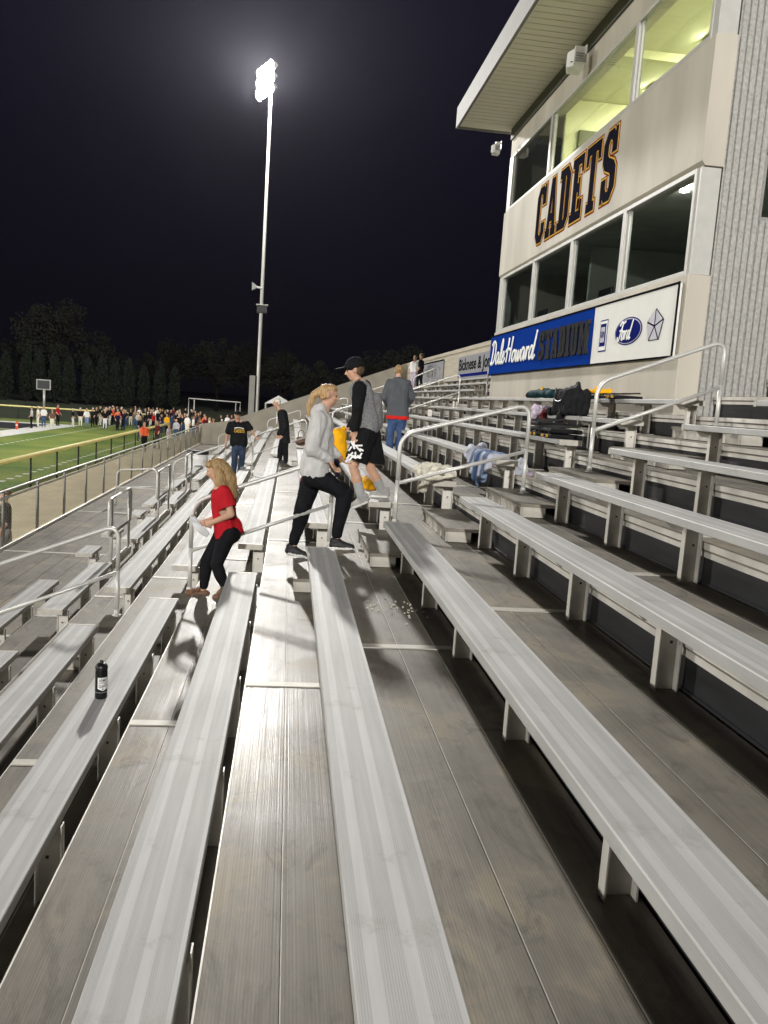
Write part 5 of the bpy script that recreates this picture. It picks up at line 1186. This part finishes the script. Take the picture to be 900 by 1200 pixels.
for i in range(30):
    y = rg.uniform(73, 92); x = rg.uniform(-17.5, -8.5) * y / 80
    simple_person('distant dark-clothed person deep inside the crowd at the end of the field', x, y, ZG + .012, rg.uniform(1.62, 1.9), ('cloth_black', 'black_tee', 'cloth_navy')[i % 3], ('denim', 'black_tee', 'cloth_black')[i % 3], ('hair_brown', 'hair_white', 'hair_sand')[i % 3], rg.random() * 6.28, 'dark-clothed people deep inside the crowd', .1, voxel=.045, walk=rg.uniform(-.1, .1))

# ------------------------------------------------------------------ things left on the benches
bt = thing('water_bottle', (-1.03, 4.79, zs(-2) + .0005), 'black sports bottle with white label standing on a bench', 'bottle')
c0 = (-1.03, 4.79, zs(-2) + .0005)
MB().lathe([(.030, 0), (.0345, .004), (.0355, .012), (.0355, .032), (.0345, .036), (.0355, .040), (.0355, .165), (.034, .175), (.0345, .178)], c0, 40).build('body', 'bottle_black', bt, True)
ld = MB().lathe([(.0352, .1785), (.0362, .182), (.0362, .196), (.033, .203), (.026, .212), (.014, .216), (.011, .217), (.011, .228), (.008, .234)], c0, 32).build('lid', 'plastic_black', bt, True)
def on_bottle(u, z, r, turn): t_ = turn + u / r; return (c0[0] + r * math.cos(t_), c0[1] + r * math.sin(t_), c0[2] + z)
turn0 = R(-62)
b = MB(); rr = .0358; n = 14; cols_ = []
for i in range(n + 1):
    u = -.031 + .062 * i / n; zb_ = .055 + .012 * abs(u) / .031
    b.v += [on_bottle(u, zb_, rr, turn0), on_bottle(u, .135, rr, turn0)]
for i in range(n): b.f.append((2 * i, 2 * i + 2, 2 * i + 3, 2 * i + 1)); b.m.append(0)
o = b.build('label_panel', 'ink_white', bt, True)
b = MB()
for i in range(24):
    t0_, t1_ = 2 * math.pi * i / 24, 2 * math.pi * (i + 1) / 24
    b.add([(c0[0] + .0358 * math.cos(t0_), c0[1] + .0358 * math.sin(t0_), c0[2] + .042), (c0[0] + .0358 * math.cos(t1_), c0[1] + .0358 * math.sin(t1_), c0[2] + .042), (c0[0] + .0358 * math.cos(t1_), c0[1] + .0358 * math.sin(t1_), c0[2] + .045), (c0[0] + .0358 * math.cos(t0_), c0[1] + .0358 * math.sin(t0_), c0[2] + .045)], [(0, 1, 2, 3)])
b.build('band', 'sign_grey', bt)
for txt, zz, hh, ww in (('ARMY', .110, .019, .046), ('NATIONAL', .098, .009, .046), ('GUARD', .074, .019, .050)):
    cu = bpy.data.curves.new('lb', 'FONT'); cu.body = txt; cu.extrude = 0; cu.size = 1; cu.offset = .012; me = curve_mesh(cu); wm_ = max(v.co.x for v in me.vertices); hm = .73
    for v in me.vertices: v.co = on_bottle(-ww / 2 + v.co.x / wm_ * ww, zz + v.co.y / hm * hh, .0361, turn0)
    put_mesh('label_text', me, 'ink_black', bt)
b = MB(); b.v = [on_bottle(.0 + .005 * math.cos(i * 1.2566), .066 + .004 * math.sin(i * 1.2566), .0361, turn0) for i in range(5)]; b.f = [(0, 1, 2, 3, 4)]; b.m = [0]; b.build('label_emblem', 'ink_black', bt)
z2, z3, z4, z5, z6 = (zs(i) for i in (2, 3, 4, 5, 6))
x2 = xl(2)
cloth('blanket', [cap((x2 - .03, 8.72, z2 + .05), (x2 + .24, 8.74, z2 + .05), .05, .05, 'cloth_cream'), cap((x2 - .04, 8.85, z2 + .05), (x2 + .26, 8.9, z2 + .055), .055, .055, 'cloth_cream'), cap((x2 - .02, 9.05, z2 + .06), (x2 + .25, 9.1, z2 + .06), .06, .06, 'cloth_cream'), cap((x2 - .04, 9.3, z2 + .04), (x2 + .24, 9.3, z2 + .045), .05, .05, 'cloth_cream'), cap((x2 - .03, 9.55, z2 + .04), (x2 + .2, 9.6, z2 + .04), .05, .05, 'cloth_cream'), cap((x2 - .02, 9.8, z2 + .03), (x2 + .2, 9.9, z2 + .03), .04, .04, 'cloth_cream'), cap((x2 - .05, 8.7, z2 + .02), (x2 - .05, 9.4, z2 - .01), .035, .035, 'cloth_cream'), cap((x2 + .1, 8.64, z2 + .09), (x2 + .12, 9.0, z2 + .11), .045, .055, 'cloth_cream'), cap((x2 + .02, 8.8, z2 + .11), (x2 + .2, 8.85, z2 + .12), .055, .055, 'cloth_cream'), cap((x2 - .0, 9.2, z2 + .10), (x2 + .2, 9.3, z2 + .09), .05, .05, 'cloth_cream'), cap((x2 - .06, 8.75, z2 + .0), (x2 - .07, 8.8, z2 - .12), .04, .05, 'cloth_cream')], 0, 'crumpled cream blanket piled on a bench end right of the boy', 'blanket', .012, .03, 10, 20)
x3 = xl(3)
pr = []
for i in range(12):
    yy = 8.80 + i * .10; m_ = ('cloth_palegrey', 'denim_light', 'denim_light', 'cloth_palegrey', 'denim_light', 'denim', 'denim_light', 'cloth_palegrey', 'denim_light', 'cloth_palegrey', 'cloth_palegrey', 'cloth_palegrey')[i]
    dr = (.12, .20, .26, .22, .32, .30, .27, .2, .14, .1, .06, .04)[i]
    pr += [cap((x3 + .20, yy + .08, z3 + .025), (x3 - .01, yy, z3 + .025), .032, .037, m_), cap((x3 - .025, yy, z3 + .01), (x3 - .045 - .012 * (i % 2), yy - .02, z3 - dr), .034, .042, m_)]
pr += [cap((x3 + .05, 9.7, z3 + .05), (x3 + .2, 10.1, z3 + .06), .05, .06, 'cloth_palegrey'), cap((x3 + .0, 9.9, z3 + .04), (x3 + .1, 10.3, z3 + .04), .05, .04, 'cloth_palegrey')]
cloth('clothing', pr, 0, 'light and dark blue clothing draped over the front of a bench', 'clothing', .012, .014, 10, 21)
cloth('plastic_bag', [cap((x3 + .38, 8.95, z3 - .22), (x3 + .44, 9.3, z3 - .2), .12, .12, 'cloth_palegrey'), cap((x3 + .40, 9.05, z3 - .1), (x3 + .46, 9.25, z3 - .02), .09, .03, 'cloth_palegrey'), cap((x3 + .40, 8.85, z3 - .24), (x3 + .5, 9.0, z3 - .2), .09, .08, 'cloth_lilac')], 0, 'pale bundle with patterned bottom on the deck behind the blue clothing', 'bag', .013, .03, 9, 22)
x4, x5, x6 = xl(4), xl(5), xl(6)
def seatpad(x, y, z, label, n=2):
    t = thing('folding_cushion', (x + .12, y, z), label, 'cushion', 'folding seat cushions on the benches')
    b = MB()
    for i in range(n):
        b.box(x - .04, x + .34, y - .20 + .02 * i, y + .20 + .02 * i, z + .002 + i * .06, z + .05 + i * .06)
    b.build('cushion', 'cloth_black', t, bevel=.018)
    for s_ in (-.18, .18): MB().tube([(x - .05, y + s_, z + .02), (x - .07, y + s_, z + .06 * n), (x + .3, y + s_, z + .06 * n + .03)], .011, 6).build('frame', 'plastic_black', t)
    MB().box(x - .048, x - .041, y - .12, y - .04, z + .012, z + .045).build('strap_patch', 'ink_gold', t); MB().box(x - .048, x - .041, y + .05, y + .13, z + .012, z + .04).build('strap_patch', 'ink_gold', t)
seatpad(x4 + .0, 9.0, z4, 'folded black seat cushion with yellow patches on the bench end below the tall bag', 2)
seatpad(x4 + .02, 9.55, z4, 'folded black seat cushion beside the maroon cloth', 3)
seatpad(x6 - .02, 11.4, z6, 'folded black seat cushion under the yellow cloth on the top bench', 1)
seatpad(x6 + .0, 10.6, z6, 'folded black seat cushion on the top bench below the dealer sign', 1)
cloth('cloth', [cap((x6 + .05, 11.35, z6 + .10), (x6 + .2, 11.2, z6 + .11), .05, .045, 'cloth_yellow'), cap((x6 + .0, 11.6, z6 + .09), (x6 + .1, 11.5, z6 + .11), .045, .055, 'cloth_yellow'), cap((x6 + .1, 11.35, z6 + .13), (x6 + .12, 11.5, z6 + .15), .04, .04, 'cloth_yellow')], 0, 'bright yellow cloth crumpled on black seats under the dealer sign', 'cloth', .012, .025, 10, 23)
t = thing('tote_bag', (x5 + .12, 10.60, z5), 'tall black open bag standing on a bench under the blue sign', 'bag')
pr = []
for yy in [10.35 + .075 * i for i in range(7)]:
    for xx in (x5 - .02, x5 + .06, x5 + .14, x5 + .22): pr.append(cap((xx, yy, z5 + .05), (xx + .01, yy, z5 + .30), .055, .05, 'cloth_black'))
for xx in (x5 + .02, x5 + .22): pr += [cap((xx, 10.35, z5 + .33), (xx, 10.87, z5 + .31), .035, .04, 'cloth_black')]
pr += [cap((x5 + .1, 10.35, z5 + .35), (x5 + .16, 10.53, z5 + .43), .05, .035, 'cloth_black'), cap((x5 + .12, 10.37, z5 + .33), (x5 + .12, 10.65, z5 + .37), .05, .045, 'cloth_black')]
blob('body', pr, .013, t, 5, .022, 5, seed=24)
MB().tube(catmull([(x5 - .05, 10.41, z5 + .36), (x5 - .075, 10.45, z5 + .20), (x5 - .075, 10.73, z5 + .20), (x5 - .05, 10.79, z5 + .36)]), .011, 6).build('strap', 'plastic_black', t, True)
cloth('black_jacket', [cap((x5, 10.35, z5 + .06), (x5 + .2, 10.4, z5 + .08), .06, .06, 'cloth_black'), cap((x5, 10.7, z5 + .05), (x5 + .2, 10.8, z5 + .07), .06, .06, 'cloth_black'), cap((x5 - .05, 10.5, z5 + .0), (x5 - .06, 10.6, z5 - .22), .05, .07, 'cloth_black'), cap((x5 - .04, 11.0, z5 + .04), (x5 + .2, 11.1, z5 + .05), .06, .05, 'cloth_black'), cap((x5 + .0, 10.4, z5 + .1), (x5 + .05, 11.0, z5 + .1), .06, .06, 'cloth_black')], 0, 'black jacket spread on the bench left of the tall bag', 'jacket', .014, .02, 8, 25)
cloth('pompom', [cap((x5 - .02, 11.5, z5 + .04), (x5 + .2, 11.6, z5 + .06), .07, .08, 'cloth_lilac'), cap((x5 + .0, 11.8, z5 + .05), (x5 + .1, 11.9, z5 + .05), .08, .07, 'cloth_lilac'), cap((x5 - .05, 11.6, z5), (x5 - .06, 11.7, z5 - .08), .06, .06, 'cloth_lilac')], 0, 'lilac and white cloth at the bend of the hand rail', 'cloth', .014, .035, 14, 26)
cloth('maroon_cloth', [cap((x5 - .03, 11.25, z5 + .02), (x5 + .1, 11.25, z5 + .04), .045, .05, 'cloth_maroon'), cap((x5 - .05, 11.25, z5), (x5 - .06, 11.22, z5 - .26), .05, .055, 'cloth_maroon')], 0, 'maroon cloth hanging from the bench behind the rail bend', 'cloth', .013, .02, 10, 27)
t = thing('backpack', (x6 + .1, 13.5, z6), 'dark teal backpack lying on the top bench under the blue sign', 'backpack')
blob('body', [cap((x6 + .05, 13.3, z6 + .08), (x6 + .05, 14.5, z6 + .07), .075, .07, 'cloth_teal'), cap((x6 + .15, 13.5, z6 + .10), (x6 + .15, 14.2, z6 + .11), .065, .065, 'cloth_teal'), cap((x6 + .05, 14.6, z6 + .06), (x6 + .1, 14.9, z6 + .06), .06, .06, 'cloth_black')], .016, t, 2, .03, 7, seed=28)
blob('pocket', [cap((x6 + .04, 13.9, z6 + .155), (x6 + .1, 14.1, z6 + .18), .03, .03, 'ink_gold')], .012, t, 2, .01, 9)
# popcorn
rg = random.Random(2); b = MB()
for i in range(34):
    cx, cy = (.90 + rg.gauss(0, .06), 5.75 + rg.gauss(0, .13)) if i < 26 else (.62 + rg.random() * .1, 5.6 + rg.random() * .5)
    for q in range(3):
        a, c, d = rg.uniform(-.006, .006), rg.uniform(-.006, .006), rg.uniform(.006, .011); r_ = rg.uniform(.004, .007)
        b.lathe([(r_ * .3, -r_), (r_ * .9, -r_ * .4), (r_, .2 * r_), (r_ * .5, r_ * .9)], (cx + a, cy + c, zd(0) + d), 6)
tag(b.build('popcorn', 'popcorn'), 'spilled white popcorn on the deck right of the centre bench', 'popcorn', None, 'stuff')

# ------------------------------------------------------------------ light poles
LAMPS = []
def light_pole(x, y, label, facing, energy, extra=False):
    t = thing('light_pole', (x, y, ZG), label, 'light pole', 'stadium light poles')
    MB().tube([(x, y, ZG), (x, y, ZG + 1.5), (x - .02, y, 22.4)], .17, 14, 0, .10).build('pole', 'pole_grey', t, True)
    f = Vector(facing).normalized(); s = V(-f.y, f.x, 0)
    for r_, zz in enumerate((20.9, 21.6, 22.3)):
        c = V(x, y, zz) + f * .18
        MB().tube([c - s * 1.25, c + s * 1.25], .06, 8).build('crossarm', 'pole_grey', t, True)
        for i in range(4):
            q = c + s * (-1.05 + i * .7) + f * .22; d = (f + V(0, 0, -.42)).normalized(); e = d.orthogonal().normalized(); g_ = d.cross(e)
            b = MB(); vs = []; n = 14
            for dd, rr in ((-.28, .12), (-.05, .29), (.12, .36)):
                for k in range(n): a = 2 * math.pi * k / n; vs.append(q + d * dd + (e * math.cos(a) + g_ * math.sin(a)) * rr)
            fs = [tuple(range(n))] + [(i0 * n + k, i0 * n + (k + 1) % n, (i0 + 1) * n + (k + 1) % n, (i0 + 1) * n + k) for i0 in range(2) for k in range(n)]
            b.add(vs, fs); lo = b.build('floodlight', 'pole_grey', t, True)
            b = MB(); b.add([q + d * .10 + (e * math.cos(2 * math.pi * k / n) + g_ * math.sin(2 * math.pi * k / n)) * .34 for k in range(n)], [tuple(range(n))]); b.build('lens', 'lamp_glow', lo)
    if extra:
        MB().box(x - .32, x + .42, y - .3, y + .3, 5.75, 6.3).build('junction_box', 'fence_black', t, bevel=.02)
        MB().box(x - .38, x + .48, y - .34, y + .34, 6.301, 6.36).build('box_lid', 'pole_grey', t)
        h = MB(); h.tube([(x, y - .2, 7.5), (x - .45, y - .3, 7.55)], .07, 8); h.add([(x - .42, y - .4, 7.45), (x - .42, y - .2, 7.45), (x - .42, y - .2, 7.65), (x - .42, y - .4, 7.65), (x - .72, y - .55, 7.28), (x - .72, y - .12, 7.28), (x - .72, y - .12, 7.85), (x - .72, y - .55, 7.85)], [(0, 1, 2, 3), (4, 7, 6, 5), (0, 4, 5, 1), (1, 5, 6, 2), (2, 6, 7, 3), (3, 7, 4, 0)])
        h.build('horn', 'trash_white', t)
        MB().box(x - .62, x - .20, y - .2, y + .2, ZG, 1.25).build('cabinet', 'cabinet_grey', t, bevel=.02)
    for i, (oz, os) in enumerate(((20.6, -.6), (20.6, .6), (21.6, -.6), (21.6, .6), (22.4, 0))):
        L_ = bpy.data.lights.new('floodlamp', 'POINT'); L_.energy = energy / 5; L_.color = (1.0, .98, .945); L_.shadow_soft_size = .28
        # floodlight photometry: the beam is strongest far out and weak towards the pole's own foot, so the ground is lit evenly
        L_.use_nodes = True; nt = L_.node_tree; N = nt.nodes.new; K = nt.links.new; em = nt.nodes['Emission']
        tc = N('ShaderNodeTexCoord'); sp = N('ShaderNodeSeparateXYZ'); K(tc.outputs['Normal'], sp.inputs[0])
        ab = N('ShaderNodeMath'); ab.operation = 'ABSOLUTE'; K(sp.outputs['Z'], ab.inputs[0])
        mx = N('ShaderNodeMath'); mx.operation = 'MAXIMUM'; mx.inputs[1].default_value = .25; K(ab.outputs[0], mx.inputs[0])
        pw = N('ShaderNodeMath'); pw.operation = 'POWER'; pw.inputs[1].default_value = -2.3; K(mx.outputs[0], pw.inputs[0])
        ml = N('ShaderNodeMath'); ml.operation = 'MULTIPLY'; ml.inputs[1].default_value = .08; K(pw.outputs[0], ml.inputs[0])
        K(ml.outputs[0], em.inputs['Strength'])
        o = bpy.data.objects.new('floodlamp', L_); COL.objects.link(o); o.parent = t; o.location = V(x, y, oz) + f * .75 + s * os - t.location
light_pole(-2.42, 61.0, 'tall grey light pole with blazing floodlights behind the far end of the stand', (-.9, -.42, 0), KEY, True)
light_pole(-95, 55.0, 'tall light pole across the field, left of the frame', (1, -.3, 0), FILL * .4)
light_pole(-95, -35.0, 'tall light pole across the field, behind the left shoulder', (1, .3, 0), FILL * .42)
light_pole(-3.5, -66.0, 'tall light pole at the near corner of the field behind the viewer', (-.9, .42, 0), FILL * .85)

# white canopy roof behind the parapet
t = thing('canopy_tent', (-1.0, 66, ZG), 'white canopy roof showing above the sloping parapet beside the light pole', 'tent')
b = MB(); b.add([(-2.0, 64.0, -.75), (.1, 64.0, -.62), (.1, 68.0, -.62), (-2.0, 68.0, -.75), (-.95, 66, -.08)], [(0, 1, 4), (1, 2, 4), (2, 3, 4), (3, 0, 4), (3, 2, 1, 0)]); b.build('roof', 'trash_white', t)
for xx in (-1.9, .0):
    for yy in (64.1, 67.9): MB().tube([(xx, yy, ZG), (xx, yy, -.7)], .03, 6).build('leg', 'rail_metal', t)

# ------------------------------------------------------------------ trees beyond the field
def crown_mesh(name, kind, seed, mname):
    rg = random.Random(seed); b = MB()
    if kind == 'column':
        H_, R_ = 9.0, 1.55
        for i in range(2600):
            u = rg.random() ** .8; rr = R_ * (min(1, u * 6) * (1 - u ** 3.2) ** .6) * (.7 + .35 * noise.noise(V(seed * 3.3 + u * 6, i * .013, 1))); rr = max(rr, .05)
            a = rg.random() * 6.283; q = rr * (1 - rg.random() ** 2 * .6); c = V(q * math.cos(a), q * math.sin(a), .4 + u * H_); s_ = rg.uniform(.12, .26)
            d1 = V(rg.gauss(0, .5), rg.gauss(0, .5), 1).normalized() * s_; d2 = V(rg.gauss(0, 1), rg.gauss(0, 1), rg.gauss(0, .3)).normalized() * s_ * .5
            b.add([c - d1 - d2, c - d1 + d2, c + d1 + d2 * .4, c + d1 - d2 * .4], [(0, 1, 2, 3)])
    else:
        cl = []
        for i in range(34):
            a = rg.random() * 6.283; u = rg.random(); el = math.acos(1 - 1.5 * u); rr = rg.uniform(.45, 1.0)
            cl.append((V(math.sin(el) * math.cos(a) * 5.2 * rr, math.sin(el) * math.sin(a) * 5.2 * rr, 8.2 + math.cos(el) * 5.8 * rr), rg.uniform(1.0, 2.0)))
        for c0_, r_ in cl:
            for i in range(150):
                d = V(rg.gauss(0, 1), rg.gauss(0, 1), rg.gauss(0, .8)); d = d.normalized() * r_ * rg.random() ** .4; c = c0_ + d; s_ = rg.uniform(.12, .3)
                d1 = V(rg.gauss(0, 1), rg.gauss(0, 1), rg.gauss(0, 1)).normalized() * s_; d2 = d1.orthogonal().normalized() * s_ * .6
                b.add([c - d1, c + d2, c + d1, c - d2], [(0, 1, 2, 3)])
    o = b.build(name, mname); me = o.data; bpy.data.objects.remove(o); return me
def trunk_mesh(kind, seed):
    rg = random.Random(seed); b = MB()
    if kind == 'column': b.tube([(0, 0, 0), (.03, .02, 3), (0, 0, 7)], .16, 8, 0, .05)
    else:
        b.tube([(0, 0, 0), (.1, .05, 2.5), (0, .1, 5.5)], .38, 8, 0, .22)
        for i in range(9):
            a = i * .7 + rg.random(); e = V(math.cos(a) * 3.4, math.sin(a) * 3.4, rg.uniform(7.5, 11.5)); b.tube([(0, .1, rg.uniform(3.5, 5.5)), e * .5 + V(0, 0, 2.4), e], .15, 6, 0, .04)
    o = b.build('trunk', 'tree_bark'); me = o.data; bpy.data.objects.remove(o); return me
CM = [crown_mesh('crown', 'column', i, 'evergreen') for i in range(3)]; CT = trunk_mesh('column', 1)
BM = [crown_mesh('crown', 'broad', 10 + i, 'broadleaf') for i in range(3)]; BT = trunk_mesh('broad', 2)
def tree(nm, x, y, crown, trunk, s, rz, label, group, sx=1.0):
    t = thing(nm, (x, y, ZG), label, 'tree', group); t.rotation_euler.z = rz; t.scale = (s * sx, s * sx, s)
    for n_, d in (('trunk', trunk), ('crown', crown)): o = bpy.data.objects.new(n_, d); COL.objects.link(o); o.parent = t
rg = random.Random(4); NA = 'first second third fourth fifth sixth seventh eighth ninth tenth eleventh twelfth thirteenth fourteenth fifteenth sixteenth seventeenth eighteenth'.split()
for i in range(15):
    x = -56 + i * 2.55 + rg.uniform(-.3, .3); tree('evergreen_tree', x, 148 + rg.uniform(-1, 1), CM[i % 3], CT, rg.uniform(.9, 1.06) * (1.0 - .012 * i), rg.random() * 6, f'dark columnar evergreen, {NA[i]} from the left in the row beyond the field', 'row of columnar evergreens beyond the field', 1.05)
for i, (x, y, s, lab) in enumerate([(-44.5, 162, 1.32, 'large round bare-looking tree rising above the evergreen row'), (-50, 168, 1.0, 'round tree left behind the large tree'), (-38, 170, .98, 'lower round tree right behind the large tree'), (-22, 158, .9, 'dark round tree left of the goal frame'), (-14.5, 165, 1.08, 'tall dark tree behind the goal frame'), (-7.5, 160, .98, 'dark tree between goal frame and light pole'), (-1.5, 150, .86, 'dark tree just left of the light pole'), (3.5, 95, .62, 'bushy dark tree right of the light pole behind the parapet'), (10.5, 120, .8, 'dark tree behind the top of the parapet'), (17.5, 130, .92, 'dark tree above the corner of the rear wall'), (-29, 168, .8, 'low dark tree behind the right end of the evergreen row')]):
    tree('broadleaf_tree', x, y, BM[i % 3], BT, s, i * 1.3, lab, 'dark broadleaf trees beyond the stadium')

# ------------------------------------------------------------------ night sky
w = bpy.data.worlds.new('World'); scn.world = w; w.use_nodes = True; nt = w.node_tree; N = nt.nodes.new; L = nt.links.new
bg = nt.nodes['Background']; tc = N('ShaderNodeTexCoord'); sp = N('ShaderNodeSeparateXYZ'); L(tc.outputs['Generated'], sp.inputs[0])
cr = N('ShaderNodeValToRGB'); e = cr.color_ramp.elements
e[0].position = 0.0; e[0].color = (.0030, .0028, .0045, 1); e[1].position = .6; e[1].color = (.0062, .0052, .0140, 1)
L(sp.outputs['Z'], cr.inputs['Fac']); L(cr.outputs['Color'], bg.inputs['Color']); bg.inputs['Strength'].default_value = 1.0
# faint night air
if HAZE:
    hz = MB().box(-910, 910, -710, 1110, ZG - 1.0, 26).build('haze', 'dark_strip'); hz.data.materials.clear()
    m = bpy.data.materials.new('haze_air'); m.use_nodes = True; nt = m.node_tree
    for n_ in list(nt.nodes):
        if n_.type != 'OUTPUT_MATERIAL': nt.nodes.remove(n_)
    pv = nt.nodes.new('ShaderNodeVolumePrincipled'); pv.inputs['Color'].default_value = (.86, .84, 1.0, 1); pv.inputs['Density'].default_value = HAZE; pv.inputs['Anisotropy'].default_value = .75
    nt.links.new(pv.outputs[0], nt.nodes['Material Output'].inputs['Volume']); hz.data.materials.append(m); tag(hz, kind='stuff')

# ------------------------------------------------------------------ view
scn.view_settings.view_transform = 'Standard'; scn.view_settings.look = 'None'; scn.view_settings.exposure = 0.1; scn.view_settings.gamma = 1.0
scn.render.engine = 'CYCLES'
cy = scn.cycles; cy.use_denoising = True; cy.max_bounces = 6; cy.diffuse_bounces = 4; cy.glossy_bounces = 3; cy.transparent_max_bounces = 8; cy.volume_bounces = 0
cy.caustics_reflective = False; cy.caustics_refractive = False; cy.sample_clamp_indirect = 4.0
